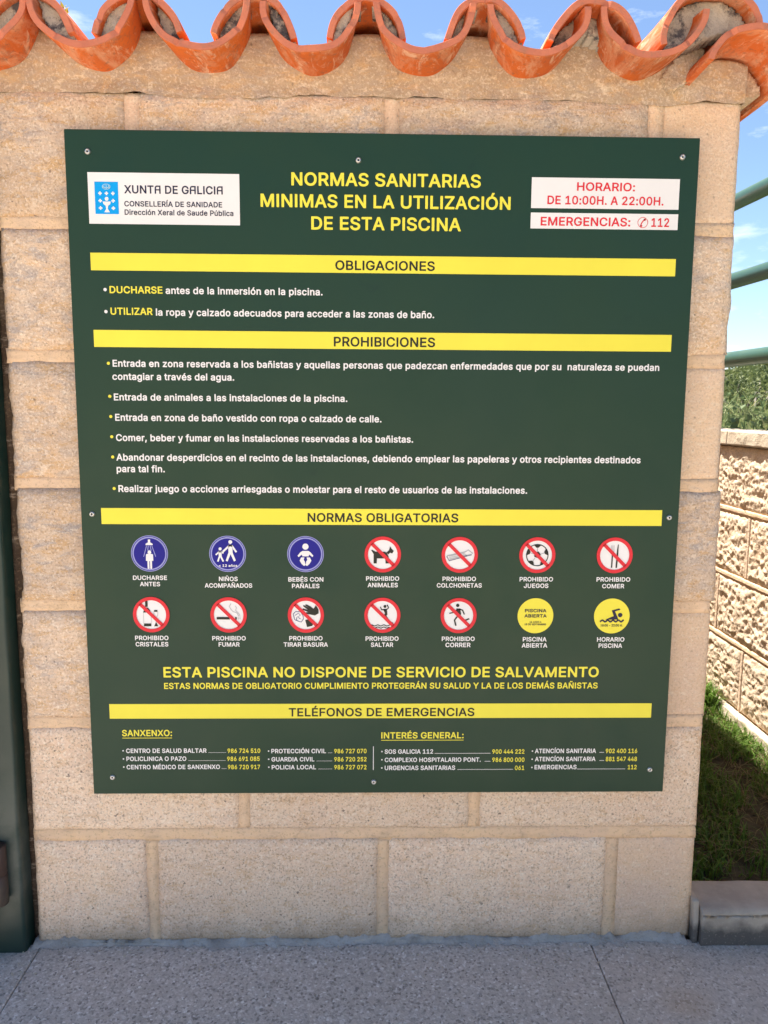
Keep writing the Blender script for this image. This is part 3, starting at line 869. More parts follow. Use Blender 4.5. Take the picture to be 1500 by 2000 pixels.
BOLD = {   # letter: (advance, outlines as x, y pairs in thousandths of the em)
 'A': (498, [[3,-15,16,-20,86,-20,98,-15,104,-5,147,115,151,122,326,122,331,120,376,-5,382,-15,396,-20,466,-20,476,-15,480,-10,483,0,481,10,295,515,286,526,276,529,201,529,191,526,184,520,-3,5,-3,-5], [186,219,185,225,236,378,241,379,294,220]]),
 'B': (474, [[47,-15,60,-20,245,-20,305,-16,350,-1,360,4,390,24,416,55,433,100,438,135,434,175,420,211,400,240,368,265,368,270,404,310,413,335,418,375,413,415,396,455,371,485,340,508,295,523,240,529,60,529,50,526,43,520,40,510,40,0,43,-10], [145,80,145,210,245,211,275,208,300,198,315,186,325,173,333,155,334,135,331,115,315,95,290,83,245,77,150,77], [145,305,145,430,150,432,235,432,275,427,297,415,311,395,316,370,312,350,305,336,295,325,280,315,235,305]]),
 'C': (528, [[218,-22,265,-27,310,-23,350,-13,385,3,415,23,446,53,466,83,480,113,493,158,488,173,475,180,400,178,390,169,370,123,345,97,310,80,265,73,230,78,195,93,167,118,144,153,129,198,123,253,128,308,145,358,165,389,195,415,230,431,265,436,310,429,345,411,370,386,391,338,400,330,475,328,486,333,492,343,492,353,483,388,465,428,444,458,415,486,381,508,345,523,270,536,230,533,200,527,170,517,135,498,90,459,67,428,53,403,40,373,28,333,22,293,20,253,22,213,29,173,40,135,51,108,69,78,91,48,115,25,140,8,170,-8]]),
 'D': (520, [[47,-15,60,-20,220,-20,260,-18,295,-12,330,-1,365,16,390,34,410,52,435,83,451,110,464,140,475,180,482,255,475,330,464,370,448,405,413,455,363,495,330,511,300,520,260,527,60,529,50,526,43,520,40,510,40,0,43,-10], [145,80,145,430,150,432,220,432,265,427,310,410,339,385,359,355,374,310,379,255,375,205,360,157,335,120,310,100,270,84,215,77,150,77]]),
 'E': (437, [[47,-15,60,-20,375,-20,385,-17,392,-10,395,0,395,60,390,70,380,76,150,77,145,80,145,205,150,209,355,209,369,215,375,230,375,290,369,300,360,305,150,306,145,310,145,430,150,432,380,434,388,440,392,450,392,510,389,520,384,525,370,529,60,529,50,526,43,520,40,510,40,0,43,-10]]),
 'F': (428, [[47,-15,60,-20,125,-20,135,-17,142,-10,145,0,145,200,345,201,355,203,363,210,366,220,366,280,362,290,355,296,345,298,150,298,145,300,145,430,150,432,375,433,385,440,389,450,389,510,386,520,380,526,370,529,60,529,50,526,43,520,40,510,40,0,43,-10]]),
 'G': (538, [[219,-22,270,-27,325,-20,385,1,435,38,466,78,491,138,498,198,498,258,494,268,480,276,285,276,275,274,267,268,263,258,263,198,266,188,271,183,285,179,391,178,390,163,378,133,360,108,335,89,305,77,270,73,230,78,195,93,167,118,144,153,129,198,123,253,128,308,145,358,165,390,195,415,230,431,265,436,305,429,345,409,369,383,391,338,400,331,475,329,486,333,493,343,494,353,483,393,465,428,444,458,415,485,385,506,345,523,305,533,265,536,230,534,200,528,165,515,135,498,90,460,69,433,49,398,27,333,20,258,22,213,28,173,51,108,71,73,90,50,115,26,140,7,168,-7,200,-18]]),
 'H': (535, [[47,-15,60,-20,125,-20,135,-17,142,-10,145,0,145,210,150,212,370,212,372,210,372,0,375,-10,385,-19,395,-20,460,-20,470,-15,474,-10,477,0,477,510,470,524,460,529,390,529,380,525,373,515,372,315,370,309,145,310,145,510,142,520,135,526,125,529,60,529,50,526,43,520,40,510,40,0,43,-10]]),
 'I': (204, [[47,-15,60,-20,130,-20,140,-14,145,-5,146,510,140,523,130,529,55,528,45,522,40,510,40,0,43,-10]]),
 'J': (414, [[153,-22,188,-27,253,-16,308,19,329,43,344,73,354,108,356,143,356,508,353,519,343,528,268,529,258,523,252,513,252,148,247,113,233,88,213,75,183,71,158,75,138,87,123,113,118,148,117,178,111,188,103,192,28,192,20,188,14,178,13,143,16,108,26,73,41,43,63,17,113,-14]]),
 'L': (411, [[47,-15,60,-20,360,-20,374,-15,380,-5,381,60,376,70,370,75,360,77,150,77,145,80,145,510,140,522,130,528,55,528,45,522,40,510,40,0,43,-10]]),
 'M': (646, [[47,-15,60,-20,125,-20,135,-15,141,-5,142,290,145,301,266,-5,273,-15,285,-20,345,-20,355,-15,359,-10,480,299,484,285,485,-5,490,-14,500,-20,570,-20,581,-15,585,-10,588,0,588,505,587,515,580,525,570,529,475,529,465,526,459,520,334,195,315,140,169,520,160,527,150,529,60,529,50,526,45,522,40,510,40,0,43,-10]]),
 'N': (541, [[47,-15,60,-20,125,-20,138,-15,144,-5,145,346,185,279,374,-15,385,-20,465,-20,475,-16,480,-10,483,0,483,510,480,519,475,525,465,529,395,529,385,523,380,515,379,180,375,170,150,523,135,529,60,529,50,526,45,522,40,510,40,0,43,-10]]),
 'O': (551, [[218,-22,265,-27,305,-24,335,-18,360,-9,395,8,425,31,445,51,465,78,483,108,495,138,506,178,513,253,511,293,506,333,495,371,481,403,467,428,440,462,420,482,395,501,365,516,335,527,300,534,265,536,235,534,200,527,170,517,143,503,115,483,90,458,70,433,53,403,38,368,28,333,23,298,20,253,22,213,29,173,40,135,51,108,69,78,90,50,110,30,140,8,170,-8], [235,78,195,93,167,118,143,153,129,198,123,253,128,308,145,358,165,389,195,416,230,431,265,436,305,430,340,414,365,393,390,355,405,308,410,253,405,198,387,148,367,118,340,95,301,78,265,73]]),
 'P': (463, [[47,-15,60,-20,125,-20,135,-17,142,-10,145,0,145,165,235,166,295,172,345,192,380,219,407,255,424,305,429,350,424,395,407,440,385,470,375,480,341,505,295,522,235,529,60,529,50,526,43,520,40,510,40,0,43,-10], [145,265,145,430,150,432,230,432,265,429,289,420,305,407,315,392,321,375,324,345,322,325,316,305,302,285,285,273,260,265,230,262,150,262]]),
 'Q': (551, [[388,-63,400,-68,470,-68,481,-63,487,-53,485,-38,431,37,465,77,482,107,497,142,506,177,511,212,513,257,506,332,496,367,482,402,465,432,425,477,393,502,365,516,335,527,300,534,265,536,235,534,200,527,170,517,141,502,114,482,90,458,70,433,50,397,38,367,28,332,22,297,20,257,22,212,37,142,54,102,88,52,113,27,140,8,170,-8,195,-17,235,-25,265,-27,300,-25,350,-13], [240,77,225,80,195,93,168,117,145,150,129,197,123,257,129,312,144,357,165,389,197,417,230,431,270,435,305,430,340,414,366,392,389,357,406,307,410,252,406,202,389,152,370,122,365,123,328,172,320,178,245,179,235,176,227,167,226,152,282,77,265,73]]),
 'R': (467, [[47,-15,60,-20,125,-20,135,-17,142,-10,145,0,145,175,150,178,235,177,340,-15,350,-20,430,-20,440,-16,445,-10,448,0,445,10,343,200,380,225,407,260,425,305,429,350,424,400,409,440,380,480,345,505,295,523,235,529,60,529,50,526,43,520,40,510,40,0,43,-10], [145,275,145,430,150,432,230,432,265,429,290,421,305,410,316,395,322,375,325,350,323,330,316,310,305,296,290,286,265,278,230,275]]),
 'S': (465, [[171,-24,223,-29,278,-24,333,-6,375,21,403,54,423,96,428,141,424,176,410,211,373,252,318,283,178,326,148,347,138,361,135,376,137,391,145,406,158,419,178,430,198,436,223,439,263,433,289,421,309,401,318,371,328,360,338,358,403,358,417,366,421,381,413,421,393,461,363,492,328,514,278,531,223,536,178,531,128,515,89,491,60,461,38,416,32,371,41,321,73,274,123,241,178,220,288,186,316,166,323,153,325,141,322,121,313,105,300,91,278,79,253,72,228,69,173,78,153,88,138,102,130,116,122,146,113,155,103,157,38,157,23,150,18,136,27,91,50,46,78,16,118,-8]]),
 'T': (467, [[180,-15,192,-20,257,-20,270,-15,276,-5,277,430,282,432,417,432,427,435,436,445,437,455,437,510,434,520,427,526,417,529,32,529,20,525,13,515,12,450,16,440,22,435,32,432,167,432,173,430,173,0,176,-10]]),
 'U': (535, [[211,-23,260,-28,315,-22,370,-4,415,27,451,72,470,117,477,172,477,507,475,518,465,527,390,529,380,524,375,517,373,182,369,147,359,122,343,102,325,88,295,76,260,72,225,76,195,87,174,102,159,122,148,147,144,182,142,517,135,526,120,529,55,528,45,522,42,517,40,172,47,117,67,72,102,27,145,-3,195,-20]]),
 'V': (498, [[191,-15,201,-20,281,-20,291,-15,295,-10,481,500,482,515,471,527,396,529,386,527,378,520,241,121,210,215,101,520,91,528,81,529,16,529,6,526,-1,520,-4,510,-2,500,185,-5]]),
 'X': (492, [[5,-15,18,-20,93,-20,103,-16,238,176,277,115,369,-15,383,-20,458,-20,468,-16,473,-10,476,0,473,10,302,260,301,265,463,499,466,505,465,515,458,525,443,529,373,529,362,525,283,413,238,344,116,525,103,529,28,529,18,526,13,521,9,510,13,497,176,260,1,10,-1,-5]]),
 'Y': (490, [[190,-15,201,-20,271,-20,281,-15,285,-10,288,0,290,205,473,500,474,515,466,526,456,529,381,529,371,526,366,522,236,308,103,525,91,529,16,529,6,526,-1,520,-4,510,-2,500,181,205,183,0,186,-10]]),
 'Z': (456, [[29,-15,35,-19,45,-20,400,-20,410,-17,415,-12,419,0,419,60,414,70,405,76,165,77,158,80,413,450,417,460,417,510,414,520,409,525,395,529,40,529,30,526,23,520,20,510,20,450,25,439,35,433,275,432,281,430,24,55,22,45,22,0,25,-10]]),
 'Ó': (551, [[218,-22,270,-27,300,-25,335,-18,365,-7,390,6,420,26,447,53,465,78,483,108,495,138,505,173,511,213,513,258,506,333,494,373,481,403,464,433,424,478,395,501,365,516,340,525,290,538,240,538,228,533,200,527,170,517,140,501,110,478,90,458,70,433,53,403,38,368,28,333,23,298,20,253,22,213,29,173,40,135,51,108,69,78,90,50,110,30,140,8,170,-8], [235,78,195,93,167,118,143,153,129,198,123,253,128,308,145,358,165,389,195,416,230,431,265,436,305,430,340,414,365,393,390,355,405,308,410,253,405,198,387,148,367,118,340,95,301,78,265,73], [227,543,240,538,290,538,303,543,373,648,376,663,370,673,355,679,285,679,275,674,221,563,221,553]]),
 'É': (437, [[47,-15,60,-20,375,-20,385,-17,392,-10,395,0,395,60,390,70,380,76,150,77,145,80,145,205,150,209,355,209,369,215,375,230,375,290,369,300,360,305,150,306,145,310,145,430,150,432,380,434,388,440,392,450,392,510,389,520,384,525,370,529,60,529,50,526,43,520,40,510,40,0,43,-10], [183,540,190,538,240,538,255,544,325,650,326,665,320,674,310,679,240,679,225,673,172,565,173,550]]),
 'Í': (204, [[47,-15,60,-20,130,-20,140,-14,145,-5,146,510,140,523,130,529,55,528,45,522,40,510,40,0,43,-10], [59,540,115,538,130,543,201,650,202,665,195,675,185,679,115,679,100,673,48,565,49,550]]),
 'Á': (498, [[3,-15,16,-20,86,-20,98,-15,104,-5,147,115,151,122,326,122,331,120,376,-5,382,-15,396,-20,466,-20,476,-15,480,-10,483,0,481,10,295,515,286,526,276,529,201,529,191,526,184,520,-3,5,-3,-5], [186,219,185,225,236,378,241,379,294,220], [205,540,261,538,276,543,347,650,348,665,341,675,331,679,261,679,246,673,194,565,195,550]]),
 'Ñ': (541, [[47,-15,60,-20,125,-20,138,-15,144,-5,145,346,185,279,374,-15,385,-20,465,-20,475,-16,480,-10,483,0,483,510,480,519,475,525,465,529,395,529,385,523,380,515,379,180,375,170,150,523,135,529,60,529,50,526,45,522,40,510,40,0,43,-10], [153,560,165,557,210,557,222,565,230,582,280,560,305,556,335,561,360,581,375,609,381,645,379,655,375,660,365,666,315,666,305,660,295,641,250,661,220,668,185,661,161,640,148,610,143,575,147,565]]),
 'a': (407, [[120,-24,160,-29,220,-18,255,3,263,-14,275,-20,340,-20,351,-14,357,-4,357,251,352,296,339,331,320,357,295,378,245,398,190,404,130,395,95,382,66,361,43,336,22,296,22,286,30,274,100,254,115,261,132,286,160,304,200,310,230,303,249,286,256,256,250,252,115,229,65,208,45,194,23,166,14,141,10,106,16,66,30,36,60,3,85,-13], [170,65,140,71,120,84,113,106,114,116,120,126,145,141,255,160,256,141,253,121,245,103,235,90,220,78,200,70]]),
 'b': (442, [[189,-23,228,-28,278,-22,323,-1,361,32,389,77,404,127,410,187,404,252,388,302,362,342,328,374,318,381,278,398,228,404,193,401,163,391,138,372,134,377,132,517,128,523,118,529,48,528,38,522,33,507,33,-3,38,-13,48,-19,113,-20,123,-17,128,-12,133,9,163,-14], [193,71,173,82,158,96,144,122,136,152,133,187,136,227,144,257,155,277,173,295,193,305,218,309,243,306,271,292,285,277,298,252,305,222,308,192,305,152,298,127,286,102,266,82,243,70,218,67]]),
 'c': (414, [[166,-23,209,-28,264,-21,314,3,359,47,382,97,380,112,369,121,309,136,299,136,289,130,276,102,259,83,234,71,204,67,179,71,158,82,140,102,126,127,119,157,116,187,119,222,128,252,142,277,159,295,179,306,204,309,239,304,259,293,274,277,289,248,299,242,309,243,369,258,379,267,381,282,354,336,317,372,264,397,204,404,154,397,107,377,66,342,39,302,20,247,14,182,21,127,38,77,68,32,104,1,149,-19]]),
 'd': (442, [[157,-23,194,-28,229,-25,262,-13,289,7,298,-13,309,-20,374,-20,384,-16,390,-8,392,507,389,519,379,528,309,529,299,525,294,519,291,507,291,377,289,370,264,390,234,400,194,404,144,397,100,377,69,350,62,342,37,302,19,247,14,187,20,127,36,77,64,32,99,0,144,-21], [179,70,158,82,143,97,127,127,119,157,116,187,120,227,126,252,139,276,159,296,179,306,204,310,229,306,254,293,269,277,280,257,289,222,292,187,289,152,280,122,269,101,251,82,229,70,204,67]]),
 'e': (422, [[168,-23,209,-28,249,-25,294,-13,324,4,349,25,370,52,385,87,384,97,374,109,304,125,290,117,270,87,249,74,209,67,184,70,159,80,144,93,128,117,120,142,120,147,124,149,369,149,381,152,389,161,391,192,387,247,376,287,360,322,334,354,309,375,269,394,204,404,151,397,104,376,66,342,39,302,20,247,14,182,21,127,38,77,68,32,104,1,154,-21], [124,241,122,247,128,262,142,282,154,293,179,307,204,310,234,305,254,295,267,282,279,262,285,242]]),
 'f': (272, [[68,-15,81,-20,146,-20,156,-14,161,-5,163,305,166,307,236,309,246,319,248,330,248,380,245,390,231,399,164,400,162,415,164,435,169,445,181,451,196,454,226,448,236,450,242,455,263,520,261,530,249,540,226,547,186,550,126,537,96,516,78,495,66,470,61,435,61,400,1,398,-9,392,-13,385,-14,325,-9,314,-4,310,6,307,56,307,61,305,61,0,64,-10]]),
 'g': (443, [[157,-166,209,-171,254,-167,299,-154,334,-134,364,-104,386,-61,392,-6,392,379,389,389,379,398,309,399,296,389,293,374,289,370,264,390,234,401,194,404,149,398,99,376,64,344,36,299,19,249,14,189,19,134,38,79,66,39,104,9,139,-6,149,-10,189,-14,234,-11,259,-3,289,17,291,14,291,-6,283,-41,269,-59,244,-72,209,-77,164,-69,136,-51,114,-26,104,-21,89,-25,36,-56,31,-66,32,-76,69,-125,124,-157], [179,82,154,95,140,109,129,129,119,159,116,194,119,224,128,254,139,276,159,297,179,306,204,310,229,306,254,294,269,279,282,254,289,229,292,194,288,154,279,125,269,108,254,93,229,82,204,79]]),
 'h': (428, [[40,-15,53,-20,113,-20,123,-18,131,-10,134,0,134,225,137,255,145,275,157,290,173,300,188,306,208,309,238,304,243,301,258,290,271,265,276,230,276,0,279,-10,283,-15,293,-20,358,-20,370,-15,376,-5,377,240,372,290,359,330,338,360,308,384,268,400,228,404,183,399,138,376,134,380,134,385,134,510,128,523,118,529,48,528,38,522,33,510,33,0,36,-10]]),
 'i': (185, [[40,-15,51,-20,116,-20,127,-15,133,-5,134,380,131,389,126,395,116,399,51,399,41,395,34,385,33,0,36,-10], [71,425,86,423,111,429,127,440,141,460,146,485,142,505,129,525,106,540,86,544,61,540,41,527,25,505,21,485,26,459,41,440,56,429]]),
 'j': (185, [[-23,-158,-15,-162,10,-162,40,-159,75,-146,103,-123,120,-98,130,-68,134,-28,134,377,130,391,120,398,50,399,38,392,33,382,33,-28,30,-48,25,-58,15,-64,-16,-68,-28,-78,-30,-88,-30,-143,-27,-153], [61,427,85,423,110,429,129,442,142,462,146,482,141,507,127,527,110,538,85,544,60,540,40,527,26,507,21,482,25,462,40,440]]),
 'l': (185, [[40,-15,53,-20,118,-20,128,-14,133,-5,134,520,128,534,118,540,48,539,38,533,34,525,33,0,36,-10]]),
 'm': (628, [[40,-15,53,-20,113,-20,123,-18,131,-10,134,0,134,235,136,260,144,280,158,295,168,302,203,309,223,306,238,297,250,280,254,260,254,0,257,-10,263,-17,273,-20,338,-20,348,-15,352,-10,355,0,355,245,363,280,383,301,398,308,418,310,443,306,458,298,471,280,476,250,476,0,479,-10,483,-15,493,-20,558,-20,568,-17,574,-10,577,0,577,255,573,300,557,340,534,370,508,389,468,403,433,406,373,393,318,353,298,378,268,397,258,400,218,406,168,396,133,373,129,390,118,398,53,399,43,396,36,390,33,380,33,0,36,-10]]),
 'n': (428, [[40,-15,53,-20,113,-20,123,-18,131,-10,134,0,134,225,137,255,145,275,157,290,173,300,188,306,208,309,238,304,243,301,258,290,271,265,276,230,276,0,279,-10,288,-18,298,-20,358,-20,368,-17,374,-10,377,0,377,240,372,290,356,335,333,365,307,385,268,400,228,404,183,399,143,380,133,372,129,390,118,398,53,399,43,396,36,390,33,380,33,0,36,-10]]),
 'o': (433, [[166,-23,209,-28,259,-22,309,-1,351,37,377,77,395,127,401,187,396,242,376,302,349,342,314,373,259,398,209,404,159,398,107,377,66,342,39,302,20,247,14,182,21,127,38,77,68,32,104,1,149,-19], [204,67,179,71,159,81,140,102,126,127,119,157,116,187,119,222,126,247,142,277,159,295,179,306,209,310,239,304,259,293,274,277,289,247,296,222,299,187,296,157,289,127,274,99,259,83,239,72]]),
 'p': (442, [[40,-158,53,-163,113,-163,123,-161,131,-153,134,-143,134,-3,134,2,138,6,163,-13,193,-24,228,-28,278,-22,323,-1,358,29,388,76,405,132,410,187,405,247,385,307,358,347,323,378,278,398,228,404,193,401,163,391,133,370,128,391,123,396,113,399,48,398,38,392,35,387,33,-143,36,-153], [193,71,173,82,158,96,144,122,136,152,133,187,136,227,144,257,155,277,173,295,193,305,218,309,243,306,271,292,285,277,298,252,305,222,308,192,305,152,298,127,286,102,266,82,243,70,218,67]]),
 'q': (442, [[298,-158,309,-163,374,-163,385,-158,391,-148,392,382,387,392,374,399,309,399,298,392,292,372,289,370,264,390,234,400,194,404,144,397,100,377,69,350,62,342,37,302,19,247,14,187,20,127,36,77,64,32,99,0,139,-19,194,-28,229,-25,262,-13,289,7,291,-143,294,-153], [179,70,158,82,143,97,127,127,119,157,116,187,120,227,126,252,139,276,159,296,179,306,204,310,229,306,254,293,269,277,280,257,289,222,292,187,289,152,280,122,269,101,251,82,229,70,204,67]]),
 'r': (277, [[40,-15,53,-20,113,-20,123,-18,131,-10,134,0,134,235,136,255,144,275,153,285,168,297,188,304,208,306,248,303,259,310,263,320,263,385,260,395,253,401,243,404,213,405,178,400,143,385,133,378,128,391,123,396,113,399,53,399,43,396,36,390,33,380,33,0,36,-10]]),
 's': (383, [[134,-23,181,-28,221,-25,266,-13,301,7,325,32,346,72,351,107,344,147,318,187,281,213,236,228,176,243,141,258,131,267,130,277,132,287,141,298,161,309,186,313,211,309,231,299,241,287,251,267,256,261,266,257,331,271,339,277,344,287,343,297,314,352,291,374,266,388,226,401,186,404,146,401,106,388,76,371,51,346,31,307,27,272,34,232,60,192,96,168,141,152,226,130,239,122,246,112,247,102,244,92,231,78,211,69,181,65,156,68,136,77,121,92,111,117,101,126,91,127,31,113,21,107,16,92,26,57,46,26,76,0,106,-16]]),
 't': (245, [[131,-19,166,-24,196,-23,221,-16,232,-4,233,6,218,66,206,74,171,70,156,73,148,81,146,101,146,306,206,307,216,311,221,317,224,326,224,381,220,391,211,398,151,399,146,401,146,471,143,481,136,488,126,491,61,491,51,485,46,476,44,401,41,399,1,398,-9,392,-13,386,-14,326,-11,316,-4,310,6,307,41,307,45,301,45,91,53,46,79,6,116,-16]]),
 'u': (428, [[140,-20,183,-25,223,-20,263,-2,273,5,278,5,281,-10,293,-19,358,-20,368,-17,374,-10,377,0,377,380,374,390,368,396,358,399,293,399,284,395,278,387,276,380,276,155,273,125,264,105,253,91,243,83,223,73,203,70,173,75,168,78,151,90,138,115,134,145,134,380,131,390,123,397,113,399,53,399,43,396,36,390,33,380,33,140,38,90,51,50,73,19,103,-5]]),
 'v': (407, [[150,-15,162,-20,227,-20,237,-17,243,-10,389,370,390,385,382,396,372,399,302,399,288,390,197,135,192,137,101,390,92,397,82,399,17,399,7,396,0,390,-3,380,-1,370,143,-5]]),
 'y': (407, [[49,-160,92,-165,145,-155,187,-125,195,-115,223,-65,389,370,390,385,382,396,372,399,302,399,288,390,197,137,192,137,101,390,92,397,82,399,17,399,7,396,0,390,-3,380,-1,370,141,0,132,-29,114,-60,97,-69,57,-66,44,-75,27,-140,30,-150,35,-155]]),
 'z': (398, [[29,-15,42,-20,337,-20,347,-18,356,-10,359,0,359,60,353,70,347,74,172,76,166,80,350,320,353,330,353,380,350,390,345,395,332,399,47,399,37,396,32,391,28,380,28,320,32,311,40,305,47,303,207,303,213,300,24,55,22,45,22,0,25,-10]]),
 'ñ': (428, [[40,-15,53,-20,113,-20,123,-18,131,-10,134,0,134,225,137,255,145,275,157,290,173,300,188,306,208,309,238,304,243,301,258,290,271,265,276,230,276,0,279,-10,288,-18,298,-20,358,-20,368,-17,374,-10,377,0,377,240,372,290,356,335,333,365,307,385,268,400,228,404,183,399,143,380,133,372,129,390,118,398,53,399,43,396,36,390,33,380,33,0,36,-10], [97,430,153,428,164,435,173,452,223,430,253,426,278,432,303,452,318,479,324,515,322,525,318,531,308,537,258,537,247,530,238,512,188,534,158,538,128,531,104,510,90,480,86,445,91,435]]),
 'ó': (433, [[166,-23,209,-28,259,-22,309,-1,351,37,377,77,395,127,401,187,396,242,376,302,349,342,314,373,259,398,199,404,154,397,107,377,66,342,39,302,20,247,14,182,21,127,38,77,68,32,104,1,149,-19], [204,67,179,71,159,81,140,102,126,127,119,157,116,187,119,222,126,247,142,277,159,295,179,306,209,310,239,304,259,293,274,277,289,247,296,222,299,187,296,157,289,127,274,99,259,83,239,72], [171,412,179,409,229,409,244,414,314,519,317,532,312,542,304,548,294,549,229,549,214,543,163,437,162,422]]),
 'é': (422, [[168,-23,209,-28,249,-25,294,-13,324,4,349,25,370,52,385,87,384,97,374,109,304,125,290,117,270,87,249,74,209,67,184,70,159,80,144,93,129,114,120,142,120,147,124,149,374,149,384,154,390,162,391,192,387,247,376,287,357,327,334,354,304,378,269,394,209,404,151,397,100,372,66,342,39,302,19,242,14,187,20,132,39,75,68,32,104,1,154,-21], [124,241,122,247,128,262,142,282,154,293,179,307,204,310,234,305,254,295,267,282,279,262,285,242], [167,412,174,409,224,409,239,413,309,517,313,532,308,542,299,548,289,549,224,549,210,542,159,437,158,422]]),
 'ú': (428, [[140,-20,183,-25,223,-20,263,-2,273,5,278,5,281,-10,293,-19,358,-20,368,-17,374,-10,377,0,377,380,374,390,368,396,358,399,293,399,284,395,278,387,276,380,276,155,273,125,264,105,253,91,243,83,223,73,203,70,173,75,168,78,151,90,138,115,134,145,134,380,131,390,123,397,113,399,53,399,43,396,36,390,33,380,33,140,38,90,51,50,73,19,103,-5], [172,410,228,409,242,415,312,520,314,530,308,543,293,549,223,549,213,544,159,435,160,420]]),
 'í': (185, [[40,-15,53,-20,118,-20,128,-14,133,-5,134,380,128,393,118,399,48,398,38,392,34,385,33,0,36,-10], [51,410,108,409,121,415,191,520,193,530,188,542,183,546,173,549,103,549,92,545,85,535,38,435,39,420]]),
 '0': (471, [[192,-22,228,-27,283,-19,338,11,377,53,401,103,419,173,424,213,424,293,419,338,402,403,375,458,337,498,288,526,228,536,163,525,118,500,78,458,49,398,33,333,29,293,29,213,34,173,50,108,77,53,118,8,168,-18], [213,73,198,76,178,88,158,113,143,148,134,193,129,258,133,313,142,358,157,393,178,421,198,433,228,439,253,434,273,422,296,393,311,358,320,313,324,253,320,198,311,153,295,113,278,91,253,75,228,70]]),
 '1': (471, [[63,-15,76,-20,391,-20,404,-15,410,-5,411,55,408,65,401,72,391,75,296,75,296,510,291,522,281,528,191,528,76,444,68,435,66,355,71,345,81,339,96,341,191,410,192,80,191,75,76,75,63,70,59,65,56,55,56,0,59,-10]]),
 '2': (471, [[51,-15,64,-20,389,-20,399,-17,406,-10,409,0,409,60,404,70,397,75,389,77,204,77,200,80,280,165,350,245,391,315,401,370,394,420,378,455,354,485,314,515,274,530,229,536,179,531,134,514,100,490,68,450,52,410,46,365,49,352,59,343,129,342,139,346,146,355,151,390,165,415,183,430,204,438,224,440,264,431,279,421,289,410,296,395,299,370,292,335,267,295,49,60,44,50,44,0,47,-10]]),
 '3': (471, [[167,-22,219,-27,269,-22,319,-5,359,23,384,52,406,98,413,148,406,193,388,233,357,268,319,293,264,308,390,453,392,513,386,523,379,528,69,529,59,526,52,518,50,508,50,448,56,438,64,433,239,432,244,428,139,308,137,298,138,243,144,233,154,228,199,228,234,225,264,216,289,198,299,184,306,168,309,143,306,123,297,103,284,90,269,81,219,70,174,78,154,89,144,98,135,113,126,143,114,151,44,152,34,149,27,143,24,128,32,88,56,43,89,12,124,-8]]),
 '4': (471, [[269,-15,275,-19,285,-20,345,-20,355,-16,360,-10,363,0,363,80,365,85,420,86,430,95,433,105,433,165,429,175,415,183,365,183,363,185,363,320,359,330,350,337,280,338,270,334,265,328,262,320,262,185,260,183,150,183,143,185,329,500,331,510,328,520,320,527,310,529,245,529,235,525,230,520,24,170,20,160,21,100,25,92,35,86,260,85,262,80,262,0,265,-10]]),
 '5': (471, [[177,-22,220,-27,270,-21,320,-2,360,30,387,68,403,108,411,163,408,203,395,243,380,272,360,298,330,324,300,340,270,349,230,354,175,345,160,338,159,343,170,431,365,432,380,438,386,453,386,513,380,523,372,528,95,529,85,526,78,518,47,258,50,243,55,237,65,233,130,226,175,249,220,257,240,254,265,244,280,232,295,213,304,188,307,158,305,138,296,113,285,98,268,83,245,73,220,71,180,80,153,103,145,118,140,138,130,148,60,150,50,147,42,138,40,128,47,88,70,45,95,17,130,-6]]),
 '6': (471, [[188,-22,224,-27,274,-22,319,-4,360,28,385,63,404,108,409,158,404,203,385,253,359,286,325,313,284,328,229,335,228,338,339,499,342,513,336,523,329,528,249,529,238,523,119,348,62,248,48,203,44,163,49,113,67,63,94,27,129,0,174,-19], [204,71,184,81,169,92,155,113,148,133,145,158,148,183,158,208,169,222,184,234,204,243,224,245,249,242,269,233,282,223,296,203,305,178,307,158,304,133,295,108,284,93,269,81,244,71,224,68]]),
 '7': (471, [[84,-15,97,-20,167,-20,177,-16,182,-10,409,440,411,450,411,510,408,520,402,526,392,529,62,529,52,526,45,520,42,510,42,450,47,439,57,433,287,432,291,430,80,10,78,-5]]),
 '8': (471, [[177,-22,227,-27,277,-22,327,-6,365,18,392,48,415,93,421,138,416,173,405,203,387,233,362,258,347,268,376,298,396,338,402,378,396,423,377,462,349,493,317,515,272,531,222,536,177,530,137,516,102,493,75,463,55,418,50,378,57,336,77,296,105,268,87,255,67,234,47,203,35,168,32,138,37,93,57,52,88,18,127,-7], [197,72,172,81,157,90,146,103,139,118,135,138,138,158,147,178,161,193,177,204,202,213,227,215,252,212,272,206,291,193,305,178,314,158,317,138,313,118,306,103,292,88,277,79,257,73,227,69], [217,312,187,319,173,328,164,338,155,358,154,373,157,398,162,409,172,421,187,431,227,439,267,430,282,420,291,408,295,398,299,378,295,353,282,331,267,319,227,311]]),
 '9': (471, [[117,-15,129,-20,199,-20,214,-14,333,160,390,260,403,300,409,345,404,395,385,445,354,485,319,512,279,528,224,536,179,530,134,512,93,480,67,445,51,405,44,355,48,305,65,260,89,226,129,196,169,180,225,175,113,10,111,-5], [214,265,184,275,169,288,156,305,149,325,145,350,148,375,158,400,169,415,184,428,209,438,224,440,249,437,269,428,284,415,297,395,304,375,307,350,304,325,296,305,286,290,269,275,249,267,229,264]]),
 '.': (206, [[69,-19,95,-24,120,-20,143,-4,156,16,161,41,157,66,143,86,120,102,95,107,70,101,50,88,34,66,30,41,35,16,48,-4]]),
 ',': (206, [[25,-134,38,-139,83,-139,93,-137,101,-129,156,66,156,76,148,88,138,91,68,91,58,88,51,81,19,-114,19,-124]]),
